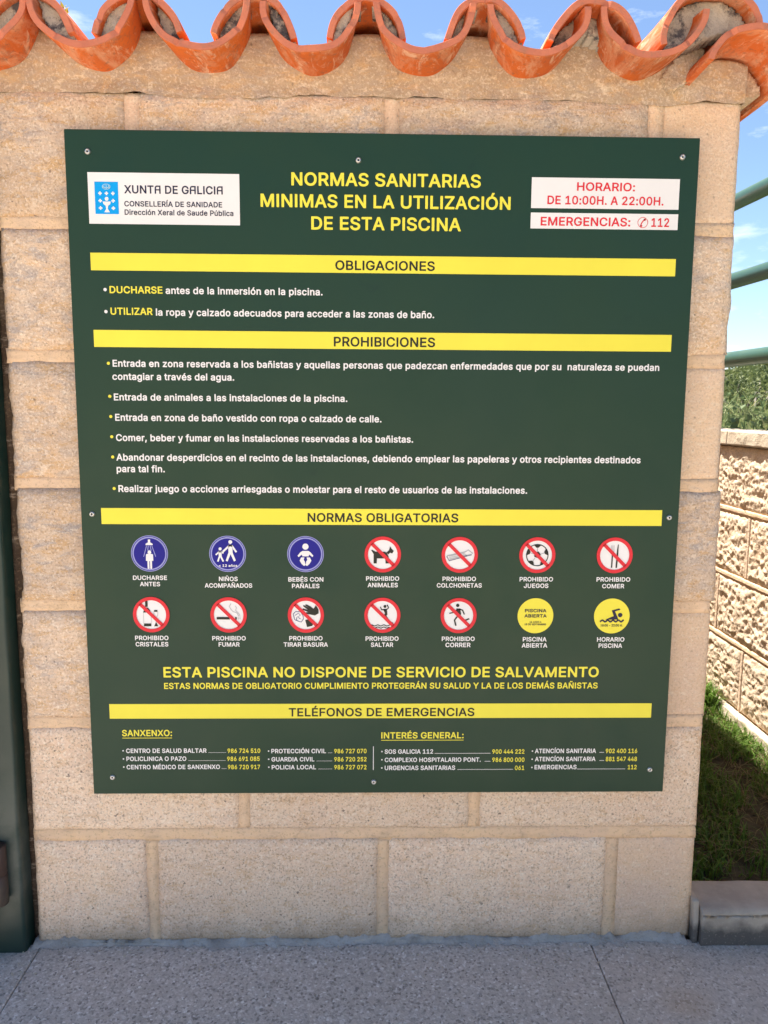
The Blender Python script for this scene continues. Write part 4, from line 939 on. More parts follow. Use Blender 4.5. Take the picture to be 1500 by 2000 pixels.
 ':': (206, [[69,-19,95,-24,120,-20,143,-4,156,16,161,41,157,66,143,86,120,102,95,107,70,101,50,88,34,66,30,41,35,16,48,-4], [69,256,95,251,120,255,143,271,156,291,161,316,157,341,140,365,120,378,95,382,70,377,50,364,34,341,30,316,35,291,48,271]]),
 '<': (471, [[373,0,385,-5,395,-4,401,0,407,10,408,80,402,95,195,195,189,200,400,300,405,306,408,315,408,385,404,395,390,403,377,400,55,237,48,230,45,220,45,175,50,165,55,161]]),
 '-': (471, [[101,173,114,168,344,169,350,173,356,183,357,248,351,258,339,264,109,263,100,258,94,248,94,188,97,178]]),
 '=': (471, [[59,82,72,77,387,78,394,82,400,92,401,157,395,167,382,173,67,172,58,167,52,157,52,97,55,87], [64,227,72,225,387,226,396,232,401,242,400,307,393,317,382,321,67,320,57,314,52,302,52,242,57,232]]),
 ' ': (206, []),
 'Λ': (503, [[47,-15,60,-20,120,-20,130,-15,135,-8,137,0,137,190,140,195,345,195,348,190,348,0,351,-10,360,-18,370,-20,430,-19,442,-10,445,0,445,510,442,520,437,525,425,529,175,529,165,526,95,493,87,485,49,410,46,400,40,300,40,0,43,-10], [140,282,137,285,137,365,155,416,195,435,345,435,348,430,348,285,345,282]]),
}
MEDIUM = {   # letter: (advance, outlines as x, y pairs in thousandths of the em)
 'A': (495, [[8,-15,16,-17,86,-17,96,-13,101,-5,146,122,151,125,331,125,379,-5,386,-14,396,-17,461,-17,471,-15,477,-10,480,0,477,10,292,515,282,525,201,526,191,523,185,515,0,5,0,-5], [181,218,236,389,241,389,298,220,296,217,291,216,186,216]]),
 'B': (471, [[52,-15,60,-17,245,-17,305,-13,350,2,385,24,415,60,429,95,434,130,431,175,417,210,400,235,375,257,361,265,362,270,401,310,410,335,415,375,410,415,396,450,375,476,335,507,290,521,240,526,60,526,50,523,45,517,43,505,43,0,46,-10], [145,74,142,80,142,210,145,214,245,214,275,211,300,201,315,191,327,175,336,155,337,135,331,110,315,92,290,79,245,74], [145,302,142,305,142,430,145,435,240,435,275,430,300,417,312,400,319,370,315,350,308,335,295,321,285,314,235,302]]),
 'C': (525, [[235,-22,265,-24,305,-21,345,-12,380,4,410,23,440,50,463,83,479,118,490,158,485,172,475,177,410,177,400,175,393,168,374,123,345,94,310,77,265,70,230,75,195,90,165,115,140,153,126,198,120,253,125,308,141,358,165,393,195,418,230,434,265,439,310,432,345,415,372,388,392,343,400,333,410,331,475,331,485,336,489,343,489,353,480,388,464,423,440,458,414,483,380,505,345,520,270,533,230,530,200,524,170,513,140,498,115,479,93,458,70,428,55,401,41,368,31,333,25,293,23,253,25,218,32,173,42,138,55,108,72,78,95,48,115,29,140,11,170,-4,195,-13]]),
 'D': (517, [[52,-15,60,-17,220,-17,260,-15,295,-9,330,2,365,20,387,35,409,55,433,85,447,110,461,140,472,180,479,255,472,330,463,365,450,395,415,448,360,493,330,508,295,518,260,524,60,526,50,523,45,517,43,505,43,0,46,-10], [145,74,142,80,142,430,145,435,220,435,270,429,310,414,340,388,363,355,377,310,382,255,378,205,363,155,340,121,310,96,270,80,215,74]]),
 'E': (434, [[52,-15,60,-17,375,-17,383,-15,389,-10,392,0,392,60,386,70,380,73,145,74,142,80,142,205,145,212,355,212,365,215,370,221,372,230,372,290,365,300,360,302,145,303,142,305,142,430,145,435,370,435,380,437,387,445,389,455,389,510,385,520,380,524,370,526,60,526,50,523,45,517,43,505,43,0,46,-10]]),
 'F': (425, [[52,-15,60,-17,125,-17,135,-14,141,-5,142,200,145,204,345,204,359,210,363,220,363,280,358,290,350,295,145,295,142,300,142,430,145,435,375,436,384,445,386,455,386,510,382,520,375,525,60,526,50,523,45,517,43,505,43,0,46,-10]]),
 'G': (535, [[235,-22,270,-24,330,-17,385,4,431,38,462,78,488,138,495,198,495,258,490,268,480,273,285,273,275,271,270,267,266,258,266,198,270,188,275,184,285,182,390,182,395,178,393,163,382,133,364,108,335,85,305,74,270,70,230,75,195,90,165,115,140,153,126,198,120,253,125,308,141,358,160,388,195,419,225,433,265,439,310,431,345,414,350,408,373,383,392,343,400,334,410,332,475,332,485,336,490,343,491,353,480,393,464,423,440,458,413,483,380,505,345,520,305,530,265,533,230,531,200,525,165,512,140,498,115,480,88,453,70,429,55,403,30,333,26,298,23,253,30,178,52,113,71,78,111,33,140,11,170,-5,195,-14]]),
 'H': (532, [[52,-15,60,-17,125,-17,135,-14,141,-5,142,210,145,215,375,215,376,-5,380,-12,390,-17,460,-17,471,-10,474,0,474,510,470,520,465,524,455,526,390,526,380,521,376,515,375,310,370,306,145,306,142,310,141,515,135,523,125,526,60,526,47,520,43,510,43,0,46,-10]]),
 'I': (201, [[52,-15,60,-17,130,-17,140,-10,143,0,143,510,139,520,130,526,55,525,47,520,43,510,43,0,46,-10]]),
 'J': (411, [[171,-22,188,-24,254,-12,308,23,328,47,343,78,351,108,353,148,353,508,350,518,343,524,268,526,262,523,255,513,255,148,250,113,237,88,213,72,183,68,155,73,133,88,121,108,115,143,114,178,108,187,98,190,33,190,23,187,17,178,16,143,19,108,29,73,45,43,63,21,116,-12]]),
 'L': (408, [[52,-15,60,-17,360,-17,369,-15,375,-10,378,0,378,60,372,70,365,74,143,75,142,510,138,520,125,526,55,525,47,520,43,510,43,0,46,-10]]),
 'M': (643, [[52,-15,60,-17,125,-17,135,-11,138,-5,140,324,270,-5,278,-15,290,-17,345,-17,356,-10,485,322,487,315,488,-5,495,-14,505,-17,570,-17,580,-12,585,0,585,510,580,521,570,526,475,526,463,520,337,195,315,130,292,195,165,520,160,524,150,526,60,526,47,520,43,510,43,0,46,-10]]),
 'N': (538, [[52,-15,60,-17,125,-17,135,-14,141,-5,140,345,141,350,145,352,188,280,375,-12,385,-17,460,-17,470,-15,477,-10,480,0,480,505,479,515,475,521,465,526,400,526,390,523,383,515,382,160,380,156,149,520,135,526,60,526,47,520,43,510,43,0,46,-10]]),
 'O': (548, [[235,-22,265,-24,300,-22,335,-15,365,-4,390,9,420,30,445,56,462,78,479,108,492,138,502,173,508,213,510,258,503,333,493,368,480,399,464,428,440,458,420,478,393,498,365,513,335,524,300,531,265,533,235,531,200,524,170,513,145,501,115,479,74,433,55,401,40,363,31,333,25,293,23,253,25,218,32,173,42,138,55,108,72,78,91,53,111,33,140,11,170,-4,195,-13], [250,72,225,77,195,90,163,118,140,153,127,193,120,253,127,313,141,358,164,393,193,418,225,432,270,438,305,434,340,418,370,393,392,358,407,313,413,253,407,193,393,153,370,117,340,91,305,76,270,71]]),
 'P': (460, [[52,-15,60,-17,125,-17,135,-14,140,-8,142,0,142,165,145,169,235,169,295,175,344,195,377,220,404,255,421,305,426,350,421,395,405,438,381,470,340,502,295,519,235,526,60,526,50,523,45,517,43,505,43,0,46,-10], [145,259,142,265,142,430,145,435,230,435,265,432,290,423,306,410,317,395,324,375,327,350,324,320,317,300,305,284,290,272,265,263,230,259]]),
 'Q': (548, [[393,-63,400,-65,470,-65,480,-60,484,-53,482,-38,427,37,461,77,479,107,494,142,503,177,508,212,510,257,503,332,493,367,478,402,460,433,421,477,390,500,365,513,335,524,300,531,265,533,235,531,200,524,170,513,145,501,113,477,73,432,56,402,43,372,31,332,25,297,23,252,25,212,31,177,40,142,55,107,90,55,115,29,140,11,170,-4,195,-13,235,-22,265,-24,300,-22,350,-10], [255,72,225,77,195,90,163,117,140,152,126,197,120,257,126,312,141,357,163,392,195,419,225,432,270,438,305,434,335,421,370,392,393,357,408,312,413,252,408,197,393,152,370,116,365,118,328,167,320,174,245,176,234,172,228,162,230,152,286,77,280,72]]),
 'R': (464, [[52,-15,60,-17,125,-17,135,-14,140,-8,142,0,142,175,145,181,236,180,336,-5,345,-15,355,-17,430,-17,442,-10,445,0,442,10,338,200,380,229,405,263,422,305,426,350,421,400,405,440,380,476,340,504,295,520,235,526,60,526,50,523,45,517,43,505,43,0,46,-10], [145,272,142,275,142,430,145,435,230,435,265,432,290,425,309,410,319,395,324,380,328,350,326,330,319,310,305,292,290,282,265,275,230,272]]),
 'S': (462, [[202,-24,223,-26,283,-20,328,-5,368,19,401,56,418,91,425,136,421,176,410,206,368,252,318,280,178,323,144,346,137,356,132,376,134,391,142,406,153,419,178,434,198,439,223,442,263,436,293,422,312,401,323,369,333,361,403,361,413,366,416,371,418,381,410,421,389,461,363,488,318,515,278,528,228,533,178,528,133,514,93,490,63,460,41,416,35,376,44,321,73,278,118,246,178,223,288,190,314,171,325,156,328,141,323,116,314,101,303,90,283,78,253,69,223,66,173,75,151,86,135,101,126,116,118,146,108,154,33,153,24,146,21,136,32,86,50,51,78,20,123,-7,168,-21]]),
 'T': (464, [[185,-15,192,-17,257,-17,267,-14,273,-5,274,430,277,435,417,435,427,438,434,450,434,510,430,520,423,525,32,526,22,523,16,515,15,450,22,438,32,435,172,435,176,430,176,0,179,-10]]),
 'U': (532, [[239,-23,260,-25,320,-18,370,0,415,31,450,77,468,122,474,172,474,507,472,517,465,524,455,526,390,526,378,517,376,507,376,182,372,147,360,119,345,100,325,85,295,73,260,69,225,73,190,87,170,102,156,122,145,147,141,182,141,507,139,517,130,525,120,526,60,526,50,523,45,517,43,507,43,172,51,117,70,72,105,29,150,-2,200,-19]]),
 'V': (495, [[196,-15,206,-17,281,-17,291,-11,294,-5,480,505,479,515,471,524,461,526,396,526,386,523,381,518,241,111,207,215,97,520,86,526,16,526,6,523,0,515,1,500,188,-5]]),
 'X': (489, [[10,-15,18,-17,93,-17,103,-12,238,182,278,119,373,-14,383,-17,458,-17,470,-10,473,0,470,10,298,260,298,265,460,500,463,510,458,521,453,524,443,526,373,526,363,522,284,410,238,339,192,410,113,523,103,526,28,526,16,520,12,510,15,500,179,260,4,10,2,-5]]),
 'Y': (487, [[195,-15,206,-17,271,-17,281,-11,284,-5,286,205,469,500,471,515,461,525,381,526,368,520,236,302,101,523,91,526,16,526,6,523,0,515,2,500,185,205,186,0,189,-10]]),
 'Z': (453, [[34,-15,45,-17,400,-17,413,-10,416,0,416,60,410,70,405,73,152,75,412,455,414,510,410,520,405,524,395,526,40,526,27,520,23,510,23,450,28,440,35,436,285,435,284,430,28,55,25,45,25,0,28,-10]]),
 'Ó': (548, [[235,-22,265,-24,300,-22,335,-15,365,-4,390,9,420,30,445,56,462,78,479,108,492,138,502,173,508,213,510,258,503,333,493,368,480,399,464,428,440,458,420,478,393,498,365,513,335,524,300,531,265,533,235,531,200,524,170,513,145,501,115,479,74,433,55,401,40,363,31,333,25,293,23,253,25,218,32,173,42,138,55,108,72,78,91,53,111,33,140,11,170,-4,195,-13], [250,72,225,77,195,90,163,118,140,153,127,193,120,253,127,313,141,358,164,393,193,418,225,432,270,438,305,434,340,418,370,393,392,358,407,313,413,253,407,193,393,153,370,117,340,91,305,76,270,71], [232,543,240,541,290,541,300,544,370,649,373,658,370,669,365,673,355,676,285,676,275,670,224,563,224,553]]),
 'É': (434, [[52,-15,60,-17,375,-17,383,-15,389,-10,392,0,392,60,386,70,380,73,145,74,142,80,142,205,145,212,355,212,365,215,370,221,372,230,372,290,365,300,360,302,145,303,142,305,142,430,145,435,370,435,380,437,387,445,389,455,389,510,385,520,380,524,370,526,60,526,50,523,45,517,43,505,43,0,46,-10], [180,545,195,541,240,541,252,545,321,650,324,660,320,670,315,674,305,676,240,676,226,670,176,565,174,555]]),
 'Í': (201, [[52,-15,60,-17,130,-17,140,-10,143,0,143,510,139,520,130,526,55,525,47,520,43,510,43,0,46,-10], [56,545,70,541,120,541,128,545,197,650,200,660,196,670,190,674,180,676,115,676,101,670,52,565,50,555]]),
 'Á': (495, [[8,-15,16,-17,86,-17,96,-13,101,-5,146,122,151,125,331,125,379,-5,386,-14,396,-17,461,-17,471,-15,477,-10,480,0,477,10,292,515,282,525,201,526,191,523,185,515,0,5,0,-5], [181,218,236,389,241,389,298,220,296,217,291,216,186,216], [202,545,216,541,266,541,274,545,343,650,346,660,342,670,336,674,326,676,261,676,247,670,198,565,196,555]]),
 'Ñ': (538, [[52,-15,60,-17,125,-17,135,-14,141,-5,140,345,141,350,145,352,188,280,375,-12,385,-17,460,-17,470,-15,477,-10,480,0,480,505,479,515,475,521,465,526,400,526,390,523,383,515,382,160,380,156,149,520,135,526,60,526,47,520,43,510,43,0,46,-10], [299,560,310,559,335,564,360,585,374,615,377,640,378,650,370,660,360,663,315,663,305,656,299,640,295,638,245,660,215,665,185,657,162,635,151,610,146,580,148,570,155,562,165,560,210,560,218,565,225,583,230,585,275,565]]),
 'a': (404, [[142,-24,160,-26,220,-15,255,7,260,6,260,-4,265,-12,275,-17,340,-17,350,-11,354,-4,354,251,349,296,338,326,317,356,295,374,245,395,190,401,130,392,100,381,70,360,45,334,25,296,25,286,33,276,100,257,111,261,130,288,155,306,195,313,230,307,252,286,259,256,255,250,230,244,120,227,70,208,46,191,30,172,19,146,13,106,20,66,34,36,55,11,85,-9,120,-21], [150,66,135,69,119,81,116,86,109,106,115,126,145,144,255,164,259,161,259,141,256,121,248,101,235,86,220,74,198,66,170,62]]),
 'b': (439, [[208,-23,228,-25,279,-18,323,2,361,37,385,77,402,132,407,187,401,252,384,302,358,343,323,375,283,393,228,401,193,398,163,388,133,365,131,367,131,507,129,517,118,526,48,525,38,517,36,507,36,-3,42,-13,48,-16,113,-17,123,-13,127,-8,129,7,133,13,163,-10,193,-21], [198,67,173,78,158,92,141,122,133,157,130,187,133,222,141,257,153,279,168,295,193,308,223,312,248,308,268,298,289,277,301,252,308,222,311,187,308,157,299,122,289,102,268,79,248,68,218,64]]),
 'c': (411, [[190,-23,209,-25,264,-18,314,6,355,47,380,102,377,112,369,118,309,133,299,133,290,127,276,97,259,79,239,69,209,64,174,70,154,81,136,102,125,122,116,152,113,187,115,217,124,252,138,277,157,297,179,309,204,312,239,307,260,297,277,277,289,252,299,245,309,246,369,262,378,272,378,282,354,332,314,370,264,394,209,401,149,392,109,375,70,342,39,294,23,247,17,187,23,132,39,82,69,35,109,1,154,-18]]),
 'd': (439, [[179,-23,194,-25,234,-21,259,-11,294,15,298,-8,309,-17,374,-17,383,-13,387,-8,389,2,389,507,387,517,379,524,309,526,300,522,296,517,294,507,294,367,289,366,259,389,229,398,194,401,149,395,104,376,70,347,38,297,22,247,17,187,22,132,40,77,68,32,102,2,144,-17], [184,67,174,69,154,81,139,97,126,122,116,157,113,187,116,222,124,254,140,282,155,297,174,307,204,313,234,307,254,297,269,282,284,257,292,222,295,187,292,157,281,117,271,97,254,80,229,67,204,64]]),
 'e': (419, [[194,-23,214,-25,254,-21,289,-12,319,4,347,27,366,52,382,87,381,97,378,102,369,108,304,122,294,117,274,87,249,70,214,64,184,67,159,76,139,94,124,117,117,142,119,152,374,152,384,158,388,172,384,247,373,287,353,327,329,355,299,377,269,391,204,401,149,393,104,372,69,341,38,292,23,247,17,187,24,127,39,82,69,35,109,1,156,-18], [119,239,117,242,124,262,137,282,154,297,179,310,204,313,234,309,254,299,269,284,279,267,288,242,284,238]]),
 'f': (269, [[73,-15,81,-17,146,-17,156,-10,158,-5,159,305,161,310,231,310,241,316,245,330,245,380,241,390,231,396,161,397,159,415,161,435,166,446,176,453,196,457,226,451,236,454,241,459,260,520,256,532,246,538,226,544,186,547,126,533,101,517,86,500,69,470,64,435,64,400,61,396,1,395,-10,385,-11,325,-6,315,6,310,61,310,64,305,64,0,67,-10]]),
 'g': (440, [[180,-166,209,-168,254,-164,299,-151,334,-131,363,-101,382,-61,389,-6,389,379,386,389,379,394,309,396,299,389,297,384,294,363,259,389,234,398,194,401,149,395,99,372,68,344,39,299,22,244,17,189,22,134,39,84,69,40,104,13,144,-5,194,-12,229,-9,259,1,294,24,294,-6,287,-41,271,-61,244,-75,209,-80,159,-71,134,-53,114,-30,104,-24,93,-26,44,-53,36,-61,36,-76,74,-125,129,-156], [184,79,174,81,154,91,139,105,125,129,116,159,113,194,116,224,127,259,137,279,154,297,179,309,204,313,229,309,252,299,272,279,283,259,292,229,295,194,292,159,282,124,270,104,254,89,229,79,204,76]]),
 'h': (425, [[45,-15,53,-17,113,-17,123,-14,128,-10,131,0,131,225,134,255,141,275,153,291,168,301,188,309,208,312,242,305,262,290,273,270,279,230,279,0,282,-10,293,-17,358,-17,368,-13,374,0,374,240,369,290,355,330,334,360,308,380,268,397,228,401,183,396,143,376,133,367,131,370,131,510,127,520,118,526,48,525,40,520,36,510,36,0,39,-10]]),
 'i': (182, [[45,-15,51,-17,116,-17,126,-12,130,-5,131,380,126,391,116,396,51,396,41,391,36,380,36,0,39,-10], [61,430,86,426,106,430,126,443,138,460,143,485,139,505,126,524,106,537,86,541,61,537,43,525,28,505,24,485,29,460,41,444]]),
 'j': (182, [[-18,-158,5,-160,40,-156,75,-143,100,-123,117,-98,127,-68,131,-28,131,377,129,387,120,395,50,396,42,392,36,382,36,-28,34,-48,25,-62,15,-67,-15,-71,-25,-79,-27,-88,-27,-143,-24,-153], [76,427,85,426,105,430,125,442,139,462,143,482,138,507,125,525,105,537,85,541,60,536,40,523,29,507,24,482,28,462,40,444,60,431]]),
 'l': (182, [[45,-15,53,-17,118,-17,128,-10,131,0,131,520,128,530,118,537,48,536,39,530,36,520,36,0,39,-10]]),
 'm': (625, [[45,-15,53,-17,118,-17,128,-10,130,-5,131,235,133,260,141,280,153,295,168,305,203,312,223,310,238,300,253,280,257,255,257,0,263,-13,273,-17,338,-17,348,-11,351,-5,352,245,360,280,383,305,398,311,418,313,443,309,458,301,474,280,479,250,480,-5,483,-11,493,-17,558,-17,568,-13,574,0,574,260,568,305,556,335,535,365,503,388,473,399,438,403,373,390,328,357,318,347,298,374,258,397,218,403,168,393,133,368,130,370,128,385,118,395,53,396,43,393,36,380,36,0,39,-10]]),
 'n': (425, [[45,-15,53,-17,113,-17,123,-14,128,-10,131,0,131,225,134,255,141,275,153,291,168,301,188,309,208,312,242,305,262,290,273,270,279,230,279,0,282,-10,288,-15,298,-17,358,-17,371,-10,374,0,374,240,369,290,353,333,333,361,303,384,268,397,223,401,182,395,143,376,133,367,129,370,128,385,118,395,53,396,43,393,38,387,36,375,36,0,39,-10]]),
 'o': (430, [[190,-23,209,-25,264,-17,309,2,344,33,374,77,392,127,398,187,391,252,375,297,345,342,304,376,259,395,209,401,149,392,109,375,70,342,39,294,23,247,17,187,23,132,39,82,69,35,109,1,154,-18], [184,67,154,81,139,98,125,122,116,157,113,187,116,222,124,252,138,277,157,297,179,309,209,313,234,309,264,292,278,277,291,252,299,222,302,187,299,152,290,122,280,102,259,80,234,67,209,63]]),
 'p': (439, [[45,-158,53,-160,113,-160,123,-157,128,-153,131,-143,131,7,133,13,163,-10,193,-21,228,-25,278,-19,323,2,357,32,385,77,402,132,407,187,402,247,383,304,358,343,319,377,278,395,228,401,193,398,163,388,133,365,130,367,127,387,118,395,53,396,43,393,38,387,36,377,36,-143,39,-153], [198,67,173,78,158,92,141,122,133,157,130,187,133,222,141,257,153,279,168,295,193,308,223,312,248,308,268,298,289,277,301,252,308,222,311,187,308,157,299,122,289,102,268,79,248,68,218,64]]),
 'q': (439, [[303,-158,309,-160,374,-160,384,-155,388,-148,389,382,384,391,374,396,309,396,298,387,294,362,262,387,229,398,194,401,144,393,104,376,70,347,41,302,22,247,17,187,23,127,40,77,68,32,102,2,144,-17,194,-25,229,-22,259,-11,289,11,294,12,294,-143,297,-153], [184,67,174,69,154,81,139,97,126,122,116,157,113,187,116,222,124,254,140,282,155,297,174,307,204,313,234,307,254,297,269,282,284,257,292,222,295,187,292,157,281,117,271,97,254,80,229,67,204,64]]),
 'r': (274, [[45,-15,53,-17,113,-17,123,-14,128,-10,131,0,131,235,135,260,141,275,149,285,168,300,203,308,243,305,255,310,260,320,260,385,256,395,249,400,213,402,178,397,143,381,133,373,130,375,125,390,113,396,53,396,43,393,37,385,36,0,39,-10]]),
 's': (380, [[157,-23,181,-25,226,-22,266,-10,301,11,321,32,329,42,343,72,348,107,341,147,316,185,281,210,236,225,176,240,136,256,128,267,126,277,129,287,141,303,161,312,186,316,211,312,231,303,244,287,254,267,266,260,326,273,336,278,341,287,339,297,311,351,288,372,266,385,226,398,186,401,146,398,106,384,76,367,51,342,34,307,30,272,37,232,61,195,101,169,146,153,231,131,243,122,249,112,250,102,247,92,234,77,211,66,181,62,156,65,136,73,121,87,108,117,96,124,31,110,21,102,19,92,29,57,51,25,76,3,106,-13]]),
 't': (242, [[152,-19,191,-20,216,-15,226,-9,230,1,219,56,214,66,201,71,171,67,156,69,151,72,145,81,143,101,143,306,146,310,206,310,216,315,221,326,221,381,216,391,206,396,146,396,143,401,143,471,141,479,136,485,126,488,61,488,51,481,49,476,48,401,46,396,6,396,-6,391,-11,381,-11,326,-7,316,1,311,41,310,46,309,48,306,48,91,56,46,78,11,84,6,121,-15]]),
 'u': (425, [[163,-20,183,-22,228,-16,263,1,278,14,281,10,283,-8,293,-16,358,-17,368,-13,373,-6,374,380,370,390,363,395,293,396,283,390,280,385,279,155,276,125,268,105,256,90,243,79,223,70,203,67,168,74,148,90,136,110,131,145,130,385,123,393,113,396,53,396,43,393,37,385,36,140,41,90,55,50,78,18,108,-4,143,-18]]),
 'v': (404, [[155,-15,162,-17,227,-17,240,-10,388,375,387,385,377,395,302,396,292,390,197,125,192,127,97,390,87,396,17,396,7,393,2,387,0,380,2,370,147,-5]]),
 'y': (404, [[65,-160,92,-162,147,-151,192,-115,219,-65,386,370,387,385,377,395,302,396,292,390,197,127,192,127,97,390,87,396,17,396,7,393,2,387,0,380,2,370,144,0,135,-30,117,-61,97,-72,57,-69,48,-75,45,-80,30,-135,31,-145,41,-155]]),
 'z': (395, [[34,-15,42,-17,337,-17,347,-15,353,-10,356,0,356,55,353,65,347,71,337,73,162,73,159,75,347,322,350,330,350,380,347,388,342,393,332,396,47,396,35,390,31,380,31,320,37,310,42,307,220,305,28,55,25,45,25,0,28,-10]]),
 'ñ': (425, [[45,-15,53,-17,113,-17,123,-14,128,-10,131,0,131,225,134,255,141,275,153,291,168,301,188,309,208,312,242,305,262,290,273,270,279,230,279,0,282,-10,288,-15,298,-17,358,-17,371,-10,374,0,374,240,369,290,353,333,333,361,303,384,268,397,223,401,182,395,143,376,133,367,129,370,128,385,118,395,53,396,43,393,38,387,36,375,36,0,39,-10], [242,430,253,429,278,435,303,457,317,485,321,515,318,526,308,534,258,534,248,526,243,512,238,509,188,531,163,535,133,530,108,510,93,480,89,445,93,437,103,431,153,431,164,440,168,455,173,455,218,435]]),
 'ó': (430, [[190,-23,209,-25,264,-17,309,2,344,33,374,77,392,127,398,187,391,252,375,297,345,342,304,376,259,395,209,401,149,392,109,375,70,342,39,294,23,247,17,187,23,132,39,82,69,35,109,1,154,-18], [184,67,154,81,139,98,125,122,116,157,113,187,116,222,124,252,138,277,157,297,179,309,209,313,234,309,264,292,278,277,291,252,299,222,302,187,299,152,290,122,280,102,259,80,234,67,209,63], [169,417,184,412,234,412,243,417,312,522,314,532,309,541,304,544,294,546,229,546,217,542,166,437,164,427]]),
 'é': (419, [[194,-23,214,-25,254,-21,289,-12,319,4,347,27,366,52,382,87,381,97,378,102,369,108,304,122,294,117,274,87,249,70,214,64,184,67,159,76,139,94,124,117,117,142,119,152,374,152,384,158,388,172,384,247,373,287,353,327,329,355,299,377,269,391,204,401,149,393,104,372,69,341,38,292,23,247,17,187,24,127,39,82,69,35,109,1,156,-18], [119,239,117,242,124,262,137,282,154,297,179,310,204,313,234,309,254,299,269,284,279,267,288,242,284,238], [165,417,179,412,229,412,239,417,308,522,310,532,304,542,289,546,224,546,214,542,162,437,160,427]]),
 'ú': (425, [[163,-20,183,-22,228,-16,263,1,278,14,281,10,283,-8,293,-16,358,-17,368,-13,373,-6,374,380,370,390,363,395,293,396,283,390,280,385,279,155,276,125,268,105,256,90,243,79,223,70,203,67,168,74,148,90,136,110,131,145,130,385,123,393,113,396,53,396,43,393,37,385,36,140,41,90,55,50,78,18,108,-4,143,-18], [168,415,178,412,228,412,238,415,308,520,311,530,307,540,293,546,223,546,213,540,162,435,161,425]]),
 'í': (182, [[45,-15,53,-17,118,-17,128,-10,130,-5,131,380,127,390,118,396,48,395,40,390,36,380,36,0,39,-10], [47,415,58,412,108,412,118,416,187,520,190,530,186,540,173,546,103,546,93,542,41,435,40,425]]),
 '0': (468, [[212,-22,228,-24,288,-13,333,10,369,48,400,108,416,173,421,213,421,293,417,333,401,398,373,455,333,498,288,522,228,533,166,523,121,498,82,458,52,398,36,333,32,293,32,213,37,173,53,108,81,53,123,8,168,-15], [223,68,198,72,178,85,154,113,139,153,130,198,126,253,130,313,139,358,156,398,173,420,193,434,198,437,228,442,253,437,277,423,298,396,314,358,323,313,327,253,323,198,314,153,299,113,279,88,258,74]]),
 '1': (468, [[68,-15,76,-17,391,-17,401,-14,407,-5,408,55,406,63,401,69,391,72,296,72,293,75,293,510,289,520,281,525,191,524,71,435,69,425,69,355,75,345,81,342,96,344,191,414,195,410,195,80,195,75,191,72,76,72,66,69,61,63,59,55,59,0,62,-10]]),
 '2': (468, [[56,-15,64,-17,389,-17,399,-14,404,-8,406,0,406,60,400,70,394,73,192,75,279,168,349,248,388,315,398,370,393,415,374,456,349,486,314,512,269,528,224,533,179,528,134,510,104,489,71,450,54,405,49,360,54,350,59,347,134,347,142,355,148,390,154,405,165,420,179,431,199,440,219,442,264,434,284,421,293,410,299,395,302,370,295,335,266,290,49,55,47,0,50,-10]]),
 '3': (468, [[195,-22,219,-24,269,-19,319,-2,355,23,381,53,403,98,410,148,402,193,384,233,354,267,319,289,260,308,387,453,389,463,389,513,379,524,69,526,59,522,53,513,53,448,59,439,64,436,249,435,252,433,143,308,140,298,140,248,144,237,154,231,199,231,239,227,269,217,288,203,301,188,310,163,312,143,309,123,301,103,287,88,269,77,219,67,174,75,154,85,139,99,131,113,125,138,114,148,39,148,31,143,27,133,37,83,56,48,86,18,129,-7,169,-20]]),
 '4': (468, [[274,-15,280,-17,345,-17,355,-12,360,0,360,85,365,88,420,90,427,95,430,105,430,165,425,175,415,180,360,180,360,320,355,330,345,335,280,335,270,330,267,325,265,180,140,180,140,185,325,500,328,510,325,518,320,523,310,526,245,526,234,520,23,160,24,100,30,91,35,89,260,88,265,85,265,0,268,-10]]),
 '5': (468, [[203,-22,225,-24,275,-17,315,-1,354,28,384,68,400,108,408,168,405,203,394,238,379,268,360,293,330,320,296,338,265,347,230,351,175,342,160,334,155,338,167,433,170,435,365,435,375,438,383,448,383,508,380,519,370,526,95,526,85,522,79,513,50,258,53,243,65,236,130,229,175,252,220,260,245,256,265,248,285,232,299,213,308,188,310,158,307,133,299,113,285,93,270,81,245,70,220,68,180,76,150,102,144,113,137,138,125,147,60,147,50,144,45,138,43,128,50,87,70,49,95,21,135,-5,175,-19]]),
 '6': (468, [[210,-22,229,-24,274,-19,319,0,359,32,382,63,401,108,406,158,401,203,385,248,359,282,319,312,279,326,239,331,224,330,221,333,338,503,336,518,324,526,249,526,239,520,122,348,66,248,51,203,47,163,52,113,71,63,97,28,134,0,179,-18], [209,68,179,81,164,93,154,108,145,133,142,158,145,183,152,203,164,221,184,238,204,246,224,248,249,245,269,237,284,225,299,204,307,183,310,158,307,133,298,108,288,93,270,78,249,68,224,65]]),
 '7': (468, [[89,-15,97,-17,167,-17,179,-10,407,444,408,510,404,520,397,525,62,526,52,523,47,517,45,510,45,450,50,440,57,436,297,435,82,8,81,-5]]),
 '8': (468, [[206,-22,227,-24,282,-18,322,-5,362,19,392,53,410,88,418,133,414,168,402,203,383,233,362,254,343,268,373,298,393,338,399,378,394,418,391,428,372,463,347,491,317,511,272,528,227,533,182,528,137,512,102,489,75,458,59,423,53,383,59,338,79,298,110,268,89,253,70,233,50,203,38,168,35,138,42,88,60,53,87,23,132,-6,172,-18], [207,68,172,77,155,88,142,103,135,118,132,138,135,158,144,178,157,194,177,208,202,216,227,218,252,215,277,207,292,196,305,183,317,158,320,138,317,118,310,103,297,88,277,75,252,69,227,66], [227,308,187,315,172,325,160,338,154,353,150,378,152,393,158,408,172,425,187,434,227,442,267,433,282,424,294,408,302,378,298,353,292,338,282,327,267,316]]),
